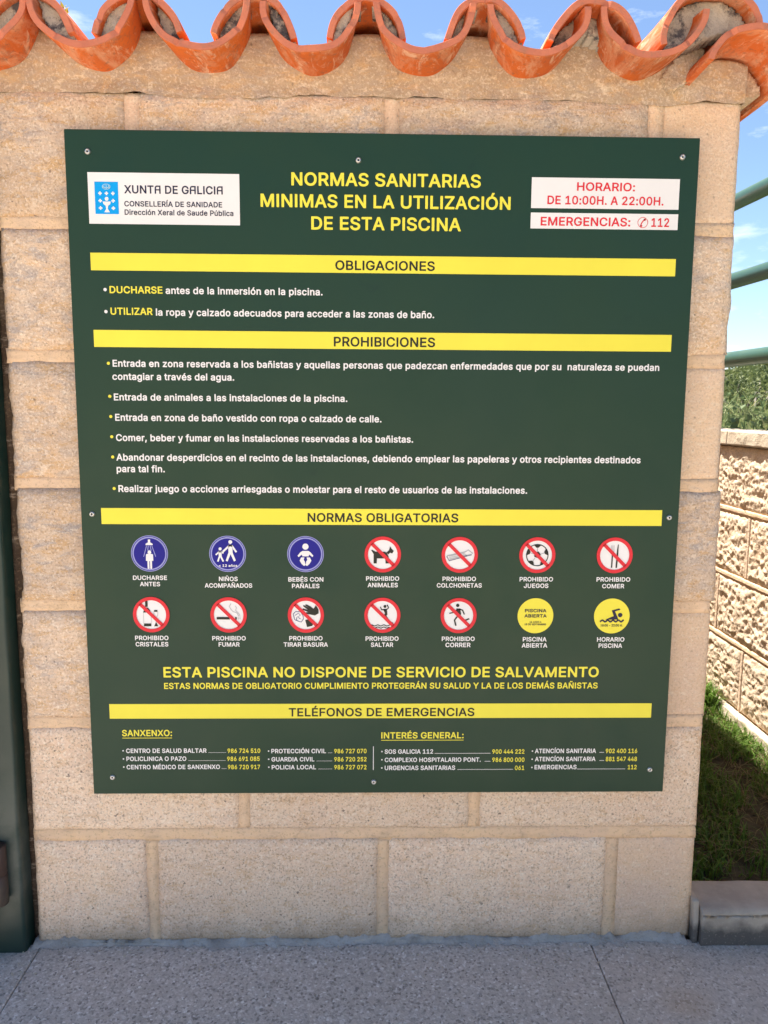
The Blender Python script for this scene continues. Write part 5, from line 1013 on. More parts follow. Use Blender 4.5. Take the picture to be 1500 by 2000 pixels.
 '9': (468, [[122,-15,129,-17,199,-17,208,-15,214,-10,330,160,387,260,402,305,406,345,401,395,384,440,359,475,349,485,319,508,274,527,224,533,179,527,134,508,99,482,74,450,52,400,47,350,51,305,69,260,94,225,129,199,169,183,229,179,230,175,116,10,114,-5], [204,263,179,275,167,285,153,305,146,325,142,350,145,375,154,400,169,419,184,432,204,440,224,443,249,440,272,430,288,415,298,400,308,375,310,350,307,325,300,305,289,289,269,271,249,263,229,261]]),
 '.': (203, [[82,-19,95,-21,115,-18,139,-4,153,16,158,41,153,66,140,85,120,98,95,104,70,98,50,84,38,66,33,41,38,16,50,-2,70,-16]]),
 ',': (203, [[30,-134,38,-136,83,-136,93,-133,98,-129,153,66,153,77,143,87,68,88,58,85,53,79,21,-119,24,-129]]),
 ':': (203, [[82,-19,95,-21,115,-18,139,-4,153,16,158,41,153,66,140,85,120,98,95,104,70,98,50,84,38,66,33,41,38,16,50,-2,70,-16], [82,256,95,254,120,259,140,272,155,296,158,316,153,341,140,361,120,374,95,379,70,374,51,361,38,341,33,316,38,291,52,271,70,259]]),
 '<': (468, [[380,0,395,0,404,10,405,80,400,93,188,195,182,200,400,304,404,310,405,320,405,385,400,395,390,400,380,398,60,237,51,230,48,220,48,175,55,164]]),
 '-': (468, [[106,173,114,171,344,173,351,178,354,188,354,248,349,256,339,261,109,260,100,253,97,243,97,188,100,178]]),
 '=': (468, [[64,82,72,80,387,81,395,87,398,97,398,157,392,166,382,170,67,169,58,162,55,152,55,97,58,87], [61,232,72,228,387,229,392,232,398,242,397,307,392,314,382,318,67,317,59,312,55,302,55,242]]),
 ' ': (203, []),
 'Λ': (500, [[52,-15,60,-17,120,-17,130,-11,133,-5,134,195,140,198,350,197,352,-5,355,-11,365,-17,425,-17,433,-15,439,-10,442,0,442,510,435,523,425,526,175,526,100,492,90,485,49,400,43,300,43,0,46,-10], [135,279,134,365,151,415,155,419,195,438,350,437,350,279]]),
}
LINES = [
 ('title', 'NORMAS SANITARIAS', -127.9, 155.2, 1250.3, 18.9, 'Y', 1),
 ('title', 'MINIMAS EN LA UTILIZACIÓN', -174.0, 200.8, 1219.1, 19.0, 'Y', 1),
 ('title', 'DE ESTA PISCINA', -98.6, 126.5, 1187.3, 19.2, 'Y', 1),
 ('logo', 'XUNTA DE GALICIA', -375.5, -230.0, 1236.1, 11.3, 'N', 0),
 ('logo', 'CONSELLERÍA DE SANIDADE', -376.2, -231.2, 1217.5, 7.5, 'N', 0.3),
 ('logo', 'Dirección Xeral de Saude Pública', -376.2, -214.7, 1205.4, 7.5, 'N', 0.3),
 ('hours', 'HORARIO:', 300.2, 388.0, 1248.1, 11.9, 'R', 0.8),
 ('hours', 'DE 10:00H. A 22:00H.', 256.2, 432.3, 1228.2, 12.1, 'R', 0.8),
 ('phone', 'EMERGENCIAS:', 247.1, 383.3, 1197.3, 12.3, 'R', 0.8),
 ('phone', '112', 415.4, 442.5, 1197.2, 12.4, 'R', 0.8),
 ('bar0', 'OBLIGACIONES', -62.6, 88.0, 1129.1, 13.6, 'K', 0.6),
 ('bar1', 'PROHIBICIONES', -65.1, 90.2, 1015.7, 14.0, 'K', 0.6),
 ('bar2', 'NORMAS OBLIGATORIAS', -106.8, 131.2, 743.8, 13.7, 'K', 0.6),
 ('bar3', 'TELÉFONOS DE EMERGENCIAS', -139.6, 163.9, 423.0, 13.8, 'K', 0.6),
 ('rule', 'DUCHARSE', -403.1, -323.6, 1091.5, 10.5, 'Y', 1),
 ('rule', 'antes de la inmersión en la piscina.', -319.0, -82.0, 1091.2, 10.5, 'W', 1),
 ('rule', 'UTILIZAR', -402.9, -339.6, 1059.8, 10.6, 'Y', 1),
 ('rule', 'la ropa y calzado adecuados para acceder a las zonas de baño.', -334.6, 88.3, 1058.9, 10.6, 'W', 1),
 ('rule', 'Entrada en zona reservada a los bañistas y aquellas personas que padezcan enfermedades que por su  naturaleza se puedan', -402.8, 439.2, 982.2, 10.5, 'W', 1),
 ('rule', 'contagiar a través del agua.', -404.0, -218.1, 962.4, 10.5, 'W', 1),
 ('rule', 'Entrada de animales a las instalaciones de la piscina.', -402.9, -44.4, 931.2, 10.6, 'W', 1),
 ('rule', 'Entrada en zona de baño vestido con ropa o calzado de calle.', -402.1, 8.6, 900.1, 10.7, 'W', 1),
 ('rule', 'Comer, beber y fumar en las instalaciones reservadas a los bañistas.', -402.1, 58.3, 869.0, 10.7, 'W', 1),
 ('rule', 'Abandonar desperdicios en el recinto de las instalaciones, debiendo emplear las papeleras y otros recipientes destinados', -402.6, 417.3, 838.6, 10.8, 'W', 1),
 ('rule', 'para tal fin.', -402.9, -328.4, 820.7, 10.8, 'W', 1),
 ('rule', 'Realizar juego o acciones arriesgadas o molestar para el resto de usuarios de las instalaciones.', -401.3, 239.4, 789.6, 10.9, 'W', 1),
 ('caption', 'DUCHARSE', -383.9, -330.2, 649.6, 7.1, 'W', 1.1),
 ('caption', 'ANTES', -373.2, -341.5, 639.4, 7.1, 'W', 1.1),
 ('caption', 'NIÑOS', -248.2, -218.5, 648.0, 7.1, 'W', 1.1),
 ('caption', 'ACOMPAÑADOS', -270.9, -195.7, 637.2, 7.2, 'W', 1.1),
 ('caption', 'BEBÉS CON', -138.2, -82.5, 647.4, 7.2, 'W', 1.1),
 ('caption', 'PAÑALES', -132.5, -88.7, 636.7, 7.2, 'W', 1.1),
 ('caption', 'PROHIBIDO', -14.4, 38.4, 649.0, 7.2, 'W', 1.1),
 ('caption', 'ANIMALES', -11.9, 36.4, 638.4, 7.2, 'W', 1.1),
 ('caption', 'PROHIBIDO', 107.8, 161.5, 648.7, 7.2, 'W', 1.1),
 ('caption', 'COLCHONETAS', 98.8, 171.0, 638.1, 7.2, 'W', 1.1),
 ('caption', 'PROHIBIDO', 231.6, 285.4, 648.4, 7.2, 'W', 1.1),
 ('caption', 'JUEGOS', 238.7, 278.4, 637.7, 7.2, 'W', 1.1),
 ('caption', 'PROHIBIDO', 355.7, 410.2, 648.3, 7.2, 'W', 1.1),
 ('caption', 'COMER', 365.3, 401.0, 637.4, 7.2, 'W', 1.1),
 ('caption', 'PROHIBIDO', -384.1, -330.9, 551.1, 7.3, 'W', 1.1),
 ('caption', 'CRISTALES', -383.5, -331.4, 540.7, 7.3, 'W', 1.1),
 ('caption', 'PROHIBIDO', -261.0, -207.4, 550.6, 7.3, 'W', 1.1),
 ('caption', 'FUMAR', -251.0, -217.4, 540.4, 7.3, 'W', 1.1),
 ('caption', 'PROHIBIDO', -137.6, -84.1, 550.6, 7.3, 'W', 1.1),
 ('caption', 'TIRAR BASURA', -146.8, -75.5, 540.2, 7.3, 'W', 1.1),
 ('caption', 'PROHIBIDO', -14.9, 38.4, 550.1, 7.3, 'W', 1.1),
 ('caption', 'SALTAR', -6.3, 29.8, 539.9, 7.3, 'W', 1.1),
 ('caption', 'PROHIBIDO', 108.3, 161.6, 549.8, 7.3, 'W', 1.1),
 ('caption', 'CORRER', 114.4, 155.1, 539.5, 7.4, 'W', 1.1),
 ('caption', 'PISCINA', 239.8, 278.4, 549.0, 7.4, 'W', 1.1),
 ('caption', 'ABIERTA', 238.3, 280.0, 538.7, 7.4, 'W', 1.1),
 ('caption', 'HORARIO', 360.8, 405.5, 548.8, 7.4, 'W', 1.1),
 ('caption', 'PISCINA', 363.8, 402.4, 538.3, 7.4, 'W', 1.1),
 ('notice', 'ESTA PISCINA NO DISPONE DE SERVICIO DE SALVAMENTO', -340.7, 366.0, 488.9, 17.5, 'Y', 1),
 ('notice', 'ESTAS NORMAS DE OBLIGATORIO CUMPLIMIENTO PROTEGERÁN SU SALUD Y LA DE LOS DEMÁS BAÑISTAS', -340.3, 365.2, 469.6, 10.2, 'Y', 1),
 ('contact', 'SANXENXO:', -410.9, -329.8, 389.5, 10.8, 'Y', 1),
 ('contact', 'INTERÉS GENERAL:', 11.4, 147.1, 384.5, 10.8, 'Y', 1),
 ('contact', 'CENTRO DE SALUD BALTAR', -405.4, -274.6, 360.7, 7.6, 'W', 1),
 ('contact', '986 724 510', -240.3, -186.9, 360.3, 7.6, 'Y', 0.9),
 ('contact', 'POLICLINICA O PAZO', -405.4, -307.9, 346.9, 7.6, 'W', 1),
 ('contact', '986 691 085', -241.2, -188.0, 346.4, 7.6, 'Y', 0.9),
 ('contact', 'CENTRO MÉDICO DE SANXENXO', -405.6, -253.3, 332.6, 7.6, 'W', 1),
 ('contact', '986 720 917', -240.3, -187.6, 332.2, 7.6, 'Y', 0.9),
 ('contact', 'PROTECCIÓN CIVIL', -168.8, -79.2, 359.5, 7.6, 'W', 1),
 ('contact', '986 727 070', -65.7, -12.6, 359.2, 7.6, 'Y', 0.9),
 ('contact', 'GUARDIA CIVIL', -168.7, -98.4, 345.3, 7.6, 'W', 1),
 ('contact', '986 720 252', -65.7, -12.5, 345.0, 7.6, 'Y', 0.9),
 ('contact', 'POLICIA LOCAL', -168.5, -95.7, 331.6, 7.6, 'W', 1),
 ('contact', '986 727 072', -65.7, -12.5, 331.2, 7.7, 'Y', 0.9),
 ('contact', 'SOS GALICIA 112', 17.3, 97.1, 358.1, 7.6, 'W', 1),
 ('contact', '900 444 222', 195.1, 248.3, 357.6, 7.6, 'Y', 0.9),
 ('contact', 'COMPLEXO HOSPITALARIO PONT.', 17.4, 176.3, 343.7, 7.6, 'W', 1),
 ('contact', '986 800 000', 195.4, 248.8, 343.3, 7.7, 'Y', 0.9),
 ('contact', 'URGENCIAS SANITARIAS', 17.5, 134.1, 329.7, 7.7, 'W', 1),
 ('contact', '061', 233.3, 248.9, 329.1, 7.7, 'Y', 0.9),
 ('contact', 'ATENCÍON SANITARIA', 265.7, 367.4, 358.4, 7.7, 'W', 1),
 ('contact', '902 400 116', 383.6, 436.2, 358.1, 7.7, 'Y', 0.9),
 ('contact', 'ATENCÍON SANITARIA', 266.2, 367.1, 344.3, 7.7, 'W', 1),
 ('contact', '881 547 448', 384.2, 436.4, 344.0, 7.7, 'Y', 0.9),
 ('contact', 'EMERGENCIAS', 266.0, 336.1, 330.2, 7.7, 'W', 1),
 ('contact', '112', 421.7, 436.6, 329.7, 7.7, 'Y', 0.9),
]

# ================================================================== the notice board
SGN = (-0.4610, 0.4830, 0.2898, 1.3257)
BY = -0.0300
board = tag(empty('notice_board', (0.011, -0.025, 0.29)), 'large dark green pool rules board with yellow bars, screwed to the block wall', 'notice board')
bm = box(SGN[0], SGN[1], BY, BY + 0.005, SGN[2], SGN[3], 0.0008, 1)
bm_obj('panel', bm, M_BOARD, board)

GL = [{ch: (v[0], [np.array(c, float).reshape(-1, 2) for c in v[1]]) for ch, v in tb.items()} for tb in (MEDIUM, BOLD)]
def fill_loops(loops):
    """fill closed outlines (with holes) through a flat 2D curve"""
    if not loops: return [], []
    cu = bpy.data.curves.new('outline', 'CURVE')
    cu.dimensions = '2D'; cu.fill_mode = 'BOTH'
    for c in loops:
        sp = cu.splines.new('POLY')
        sp.points.add(len(c) - 1)
        for p_, (x, y) in zip(sp.points, c): p_.co = (x, y, 0, 1)
        sp.use_cyclic_u = True
    ob = bpy.data.objects.new('outline', cu)
    me = ob.to_mesh()
    vs = [(v.co.x, v.co.y) for v in me.vertices]
    tri = [tuple(p_.vertices) for p_ in me.polygons]
    ob.to_mesh_clear()
    bpy.data.objects.remove(ob); bpy.data.curves.remove(cu)
    return vs, tri

_gc = {}
def glyph(ch, wt):
    key = (ch, wt >= 0.9)
    if key not in _gc:
        adv, cs = GL[1 if wt >= 0.9 else 0][ch]
        _gc[key] = (adv,) + fill_loops(cs)
    return _gc[key]

def line_geo(s, x0, x1, zb, cap, wt, y):
    V = []; F = []
    cx = 0.0
    for ch in s:
        adv, vs, tri = glyph(ch, wt)
        b = len(V)
        V += [(cx + vx, vy) for vx, vy in vs]
        for t in tri:
            a_, b_, c_ = [V[b + q] for q in t]
            ar = (b_[0] - a_[0]) * (c_[1] - a_[1]) - (c_[0] - a_[0]) * (b_[1] - a_[1])
            F.append(tuple(b + q for q in (t if ar > 0 else t[::-1])))
        cx += adv
    A = np.array(V)
    mn, mx_ = A[:, 0].min(), A[:, 0].max()
    o = 20.0 if wt >= 0.9 else 9.0
    hc = 509 + 2 * o
    X = x0 + (A[:, 0] - mn) / (mx_ - mn) * (x1 - x0)
    Z = zb + (A[:, 1] + o) / hc * cap
    return np.stack([X, np.full_like(X, y), Z], -1), F

def flat(name, polys, y, mat, parent, label=None):
    """flat print: list of polygons (each a list of loops, the first the outline) in x,z metres"""
    V = []; F = []
    for loops in polys:
        b = len(V)
        vs, tri = fill_loops([[(x * 1000, z * 1000) for x, z in lp] for lp in loops])
        V += [(x / 1000, y, z / 1000) for x, z in vs]
        for t in tri:
            a_, b_, c_ = [V[b + q] for q in t[:3]]
            ar = (b_[0] - a_[0]) * (c_[2] - a_[2]) - (c_[0] - a_[0]) * (b_[2] - a_[2])
            F.append(tuple(b + q for q in (t if ar > 0 else t[::-1])))
    return tag(mesh_obj(name, V, F, mat, parent, smooth=False), label)

def rect(x0, x1, z0, z1): return [(x0, z0), (x1, z0), (x1, z1), (x0, z1)]
def circ(cx, cz, r, n=40, r2=None): return [(cx + r * math.cos(2 * math.pi * i / n), cz + (r2 or r) * math.sin(2 * math.pi * i / n)) for i in range(n)]
def strip(pts, w_):
    """a thick polyline as one polygon"""
    L1 = []; L2 = []
    n = len(pts)
    for i, p in enumerate(pts):
        a = pts[max(i - 1, 0)]; b = pts[min(i + 1, n - 1)]
        dx, dz = b[0] - a[0], b[1] - a[1]
        l = math.hypot(dx, dz) or 1
        nx, nz_ = -dz / l * w_ / 2, dx / l * w_ / 2
        L1.append((p[0] + nx, p[1] + nz_)); L2.append((p[0] - nx, p[1] - nz_))
    return L1 + L2[::-1]

mm = lambda *v: [q / 1000.0 for q in v]
Y1, Y2, Y3, Y4 = BY - 0.0003, BY - 0.0006, BY - 0.0009, BY - 0.0012
logo = flat('logo_label', [[rect(*mm(-429.0, -205.1, 1192.1, 1265.4))]], Y1, PR['W'], board, 'white label with blue emblem')
hours = flat('hours_label', [[rect(*mm(231.8, 455.6, 1222.3, 1266.5))]], Y1, PR['W'], board, 'white label with red opening hours')
phone = flat('emergency_label', [[rect(*mm(231.8, 455.8, 1192.8, 1215.8))]], Y1, PR['W'], board, 'narrow white label with red emergency number')
bars = [flat('yellow_bar', [[rect(*mm(-429.6, 456.0, a, b))]], Y1, PR['Y'], board, l) for a, b, l in
        ((1124.8, 1150.3, 'bar headed OBLIGACIONES'), (1011.7, 1037.1, 'bar headed PROHIBICIONES'), (739.0, 764.4, 'bar headed NORMAS OBLIGATORIAS'), (419.5, 444.2, 'bar headed TELÉFONOS DE EMERGENCIAS'))]
host = {'logo': logo, 'hours': hours, 'phone': phone, 'bar0': bars[0], 'bar1': bars[1], 'bar2': bars[2], 'bar3': bars[3]}
# the regional logo is set in a face whose A has a flat top (kept under the Greek letter)
for key, s, x0, x1, zb, cap, col, wt in LINES:
    par = host.get(key, board)
    y = Y2 if key in host else Y1
    if s == 'XUNTA DE GALICIA':
        s = s.replace('A', '\u039b')
    V, F = line_geo(s, x0 / 1000, x1 / 1000, zb / 1000, cap / 1000, wt, y)
    c2 = 'N' if col == 'N' else col
    mesh_obj('lettering', V, F, PR[c2], par, smooth=False)

for z in (1096.7, 1064.3): flat('bullet', [[circ(*mm(-409.7, z, 2.5), 16)]], Y1, PR['W'], board, 'white bullet')
for i, z in enumerate((987.3, 937.4, 906.6, 875.6, 844.3, 795.2)): flat('bullet', [[circ(*mm(-409.2 + 0.25 * i, z, 2.4), 16)]], Y1, PR['Y'], board, 'yellow bullet')
dl = [[circ(*mm(x, z, 1.25), 12)] for x, z in ((-410.2, 364.6), (-410.2, 350.6), (-410.2, 336.6), (-173.3, 363.4), (-173.3, 349.3), (-173.3, 335.5), (12.7, 362.0), (12.7, 347.8), (12.7, 333.5), (261.6, 362.1), (261.6, 347.9), (261.6, 333.5))]
for q in dl: flat('bullet', [q], Y1, PR['W'], board)
for a, b, z, solid in ((-271.2, -242.4, 360.8, 0), (-304.3, -244, 347.0, 0), (-250.5, -242.7, 332.9, 0), (-75.8, -68.5, 359.8, 0), (-94.7, -69.2, 345.7, 0), (-91.9, -69.2, 331.8, 0),
                (99.8, 191.9, 358.2, 1), (182.8, 192.3, 344.2, 1), (138, 230.3, 330.1, 1), (373.3, 381, 359.2, 1), (373.9, 381.6, 345.0, 1), (336.9, 417.4, 330.2, 1)):
    x = a; dots = []
    while x < b:
        dots.append([rect(*mm(x, min(x + (0.75 if not solid else 1.0), b), z - 0.1, z + 0.75))]); x += 1.45 if not solid else 1.25
    tag(flat('dotted_leader', dots, Y1, PR['W'], board), kind='stuff')
flat('underline', [[rect(*mm(-411, -330, 385.9, 386.9))]], Y1, PR['Y'], board)
flat('underline', [[rect(*mm(11.5, 147.1, 381.0, 382.0))]], Y1, PR['Y'], board)
flat('divider', [[rect(*mm(-1.9, -0.8, 330, 370.9))]], Y1, PR['W'], board)

# handset in a ring
hx, hz = 0.4023, 1.2031
flat('handset_symbol', [[circ(hx, hz, .0079, 32), circ(hx, hz, .0071, 32)[::-1]],
                        [strip([(hx - .0032, hz - .0052), (hx - .0022, hz - .0014), (hx + .0004, hz + .0024), (hx + .0034, hz + .0048)], .0016)],
                        [strip([(hx - .0036, hz - .0054), (hx - .0008, hz - .0046)], .0026)], [strip([(hx + .0018, hz + .0034), (hx + .0040, hz + .0052)], .0030)]], Y2, PR['R'], phone)

# emblem: chalice and crosses on a blue field
emb = flat('emblem', [[rect(*mm(-419.2, -384.6, 1206.1, 1252.0))]], Y2, PR['C'], logo)
ex, ez = -0.4019, 1.2205
def cross(cx, cz, a, t): return [[rect(cx - a, cx + a, cz - t, cz + t)], [rect(cx - t, cx + t, cz - a, cz - t)], [rect(cx - t, cx + t, cz + t, cz + a)]]
pl = []
for dx, dz in ((-.0095, .0150), (0, .0150), (.0095, .0150), (-.0095, .0045), (.0095, .0045), (-.0095, -.0060), (.0095, -.0060)):
    pl += cross(ex + dx, ez + dz, .0026, .0010)
pl += [[circ(ex, ez + .0072, .0028, 20)],
       [[(ex - .0060, ez + .0034), (ex + .0060, ez + .0034), (ex + .0050, ez - .0002), (ex + .0018, ez - .0026), (ex + .0012, ez - .0072), (ex + .0042, ez - .0120), (ex - .0042, ez - .0120), (ex - .0012, ez - .0072), (ex - .0018, ez - .0026), (ex - .0050, ez - .0002)]]]
flat('chalice', pl, Y3, PR['W'], logo)
flat('crown', [[circ(ex, ez + .0245, .0062, 28, .0042), circ(ex, ez + .0245, .0052, 28, .0034)[::-1]], [strip([(ex - .0055, ez + .0240), (ex, ez + .0226), (ex + .0055, ez + .0240)], .0012)], [strip([(ex, ez + .0286), (ex, ez + .0205)], .0010)], [strip([(ex - .003, ez + .0280), (ex - .0038, ez + .0210)], .0008)], [strip([(ex + .003, ez + .0280), (ex + .0038, ez + .0210)], .0008)]], Y3, PR['P'], logo)

# round pictograms: symbols drawn on a disc of radius 1
def arc(cx, cz, r, a0, a1, n=14): return [(cx + r * math.cos(math.radians(a0 + (a1 - a0) * i / n)), cz + r * math.sin(math.radians(a0 + (a1 - a0) * i / n))) for i in range(n + 1)]
def wave(x0, x1, z, am, per, ph=0, n=30): return [(x0 + (x1 - x0) * i / n, z + am * math.sin(2 * math.pi * (x0 + (x1 - x0) * i / n) / per + ph)) for i in range(n + 1)]
SY = {
 'shower': [('W', [[[(-.06, .78), (.06, .78), (.06, .62), (.19, .54), (.19, .47), (-.19, .47), (-.19, .54), (-.06, .62)]], [circ(0, .07, .10, 16)],
             [[(-.19, -.05), (-.14, -.02), (.14, -.02), (.19, -.05), (.20, -.40), (.12, -.40), (.12, -.84), (.02, -.84), (.02, -.42), (-.02, -.42), (-.02, -.84), (-.12, -.84), (-.12, -.40), (-.20, -.40)]]]),
            ('L', [[strip([(-.14, .44), (-.32, -.18)], .035)], [strip([(.14, .44), (.34, -.18)], .035)], [strip([(-.05, .44), (-.09, .16)], .04)], [strip([(.05, .44), (.10, .16)], .04)], [strip([(-.10, .18), (.10, .18)], .04)]])],
 'adult_child': [('W', [[circ(.16, .66, .105, 16)], [strip([(-.26, .12), (-.02, .34), (.10, .46), (.24, .46), (.34, .30), (.48, .10)], .10)], [[(.04, .50), (.26, .50), (.28, .06), (.44, -.36), (.34, -.42), (.16, -.02), (-.01, -.42), (-.11, -.37), (.05, .08)]],
                  [circ(-.40, .28, .085, 14)], [strip([(-.64, -.06), (-.46, .12), (-.36, .12), (-.22, .04)], .075)], [[(-.49, .16), (-.33, .16), (-.32, -.14), (-.20, -.40), (-.28, -.44), (-.41, -.18), (-.50, -.44), (-.58, -.41), (-.48, -.12)]]])],
 'baby': [('W', [[circ(0, .42, .17, 20)], [[(-.17, .18), (.17, .18), (.28, .10), (.43, -.08), (.38, -.16), (.20, -.02), (.17, -.12), (-.17, -.12), (-.20, -.02), (-.38, -.16), (-.43, -.08), (-.28, .10)]],
                 [[(-.24, -.18), (-.06, -.18), (-.10, -.32), (-.04, -.40), (.00, -.60), (-.08, -.66), (-.22, -.54), (-.32, -.36)]], [[(.24, -.18), (.06, -.18), (.10, -.32), (.04, -.40), (.00, -.60), (.08, -.66), (.22, -.54), (.32, -.36)]]])],
 'dog': [('K', [[[(-.58, .26), (-.40, .16), (.08, .16), (.20, .12), (.32, -.12), (.34, -.50), (.16, -.50), (.14, -.22), (-.32, -.22), (-.33, -.50), (-.50, -.50), (-.50, .02), (-.64, .24)]], [[(.20, .10), (.34, .24), (.40, .46), (.46, .34), (.60, .20), (.52, .06), (.40, .10), (.30, .00)]]])],
 'mattress': [('G', [[strip([(-.70, -.06), (.34, .18), (.46, .28), (.72, .08), (-.30 + .9, .02), (-.58, -.30), (-.70, -.06)], .05)], [strip([(-.60, -.08), (.30, .10)], .03)], [strip([(-.58, -.15), (.36, .03)], .03)], [strip([(-.56, -.22), (.40, -.03)], .03)]]),
              ('V', [[strip([(-.72, -.08), (-.58, -.34), (.66, .00)], .035)]])],
 'ball': [('K', [[circ(.0, 0, .62, 36), circ(.0, 0, .57, 36)[::-1]], [circ(0, .02, .20, 5)]] + [[[(.60 * math.cos(math.radians(a + d_)) * k_, .60 * math.sin(math.radians(a + d_)) * k_) for d_, k_ in ((-20, 1), (-8, .70), (8, .70), (20, 1), (10, 1.02), (-10, 1.02))]] for a in (90, 162, 234, 306, 18)]),
          ('G', [[strip([(.20 * math.cos(math.radians(a)), .20 * math.sin(math.radians(a))), (.44 * math.cos(math.radians(a)), .44 * math.sin(math.radians(a)))], .035)] for a in (90, 162, 234, 306, 18)])],
 'cutlery': [('K', [[strip([(-.12, .16), (-.14, -.70)], .07)], [[(-.20, .22), (-.04, .22), (-.08, .08), (-.16, .08)]], [[(.16, .62), (.20, .60), (.20, -.06), (.16, -.70), (.08, -.70), (.10, -.02), (.12, .30)]]]), ('G', [[strip([(x, .56), (x, .20)], .028)] for x in (-.19, -.12, -.05)])],
 'bottle': [('K', [[rect(-.32, -.18, .44, .78)], [[(-.34, .40), (-.18, .40), (-.06, .26), (-.02, .12), (-.44, .12), (-.40, .26)]], [rect(-.42, -.02, -.66, -.50)], [rect(.16, .34, .16, .26)], [[(.23, -.46), (.27, -.46), (.36, -.66), (.14, -.66)]]]), ('G', [[rect(-.44, -.42, -.5, .12)], [rect(-.02, 0, -.5, .12)], [strip([(.14, .18), (.15, -.04), (.25, -.18), (.25, -.46)], .03)], [strip([(.36, .18), (.35, -.04), (.25, -.18)], .03)]])],
 'cigarette': [('K', [[rect(-.66, .06, -.26, -.12)], [rect(.36, .44, -.26, -.12)]]), ('G', [[strip([(.14, .64), (.04, .48), (.14, .30), (.26, .18), (.44, .12), (.52, .00), (.54, -.10)], .035)], [strip([(.36, .52), (.44, .40), (.38, .26), (.50, .14), (.60, .02), (.62, -.10)], .03)], [rect(.50, .54, -.26, -.14)], [rect(.60, .64, -.26, -.14)]])],
 'litter': [('K', [[[(.0, .62), (.24, .50), (.42, .36), (.56, .56), (.70, .30), (.70, .10), (.50, -.02), (.20, .04), (-.02, .08), (.02, .16), (.14, .17), (-.18, .30), (-.16, .38), (.12, .30), (-.16, .50), (-.12, .57), (.18, .40), (-.04, .56)]],
                    [[(-.04, -.28), (.14, -.24), (.44, -.48), (.34, -.62), (.06, -.68)]]]), ('V', [[strip([(-.70, .06), (-.56, .20), (-.30, .18), (-.16, -.02), (-.14, -.22), (-.26, -.40), (-.44, -.34), (-.62, -.26), (-.70, .06)], .035)], [strip([(-.60, -.02), (-.42, .10), (-.30, .00), (-.46, -.10), (-.30, -.22)], .03)], [strip([(-.52, -.30), (-.50, -.12)], .03)]])],
 'jump': [('K', [[circ(.14, .50, .085, 14)], [strip([(-.12, .48), (-.04, .32), (.08, .30), (.22, .32), (.34, .42), (.26, .60)], .06)], [[(.04, .36), (.24, .36), (.28, .04), (.22, -.02), (.36, -.24), (.28, -.28), (.12, -.06), (.02, -.10), (.10, .04), (.14, .10)]], [[(.42, -.38), (.62, -.42), (.56, -.52), (.46, -.46)]],
                  [strip(wave(-.60, .44, -.58, .03, .34), .05)], [strip(wave(-.48, .40, -.70, .03, .34), .05)]])],
 'run': [('K', [[circ(-.06, .58, .095, 16)], [strip([(-.52, .12), (-.28, .18), (-.06, .36)], .065)], [strip([(.02, .38), (.22, .30), (.32, .06)], .07)], [[(-.14, .40), (.08, .40), (.14, .10), (.08, -.06), (-.06, -.02), (-.10, .14)]], [strip([(.06, -.02), (.24, -.26), (.40, -.26), (.60, -.18)], .085)], [strip([(-.02, .02), (-.22, -.26), (-.14, -.58)], .085)]])],
 'open': [], 
 'swim': [('N', [[circ(.46, .06, .125, 20)], [[(-.36, -.20), (.10, .00), (-.02, .32), (.40, .44), (.46, .36), (.16, .27), (.30, -.02), (.36, -.20)]], [strip(wave(-.66, .68, -.28, .05, .30), .09)]])],
}
DISC = [(-356.5, 692.2, 'shower'), (-233.6, 692.0, 'adult_child'), (-110.6, 691.9, 'baby'), (12.0, 691.7, 'dog'), (134.6, 691.5, 'mattress'), (258.7, 691.3, 'ball'), (383.0, 691.3, 'cutlery'),
        (-356.8, 593.2, 'bottle'), (-233.9, 592.9, 'cigarette'), (-110.6, 592.7, 'litter'), (12.0, 592.5, 'jump'), (134.7, 592.1, 'run'), (259.1, 591.8, 'open'), (383.2, 591.5, 'swim')]
DL = {'shower': 'blue pictogram of a person under a shower', 'adult_child': 'blue pictogram of an adult leading a child', 'baby': 'blue pictogram of a baby', 'dog': 'crossed-out dog pictogram', 'mattress': 'crossed-out air mattress pictogram',
      'ball': 'crossed-out football pictogram', 'cutlery': 'crossed-out fork and knife pictogram', 'bottle': 'crossed-out bottle and glass pictogram', 'cigarette': 'crossed-out cigarette pictogram', 'litter': 'crossed-out littering hand pictogram',
      'jump': 'crossed-out jumping figure pictogram', 'run': 'crossed-out running figure pictogram', 'open': 'yellow disc reading PISCINA ABIERTA', 'swim': 'yellow disc with a swimmer'}
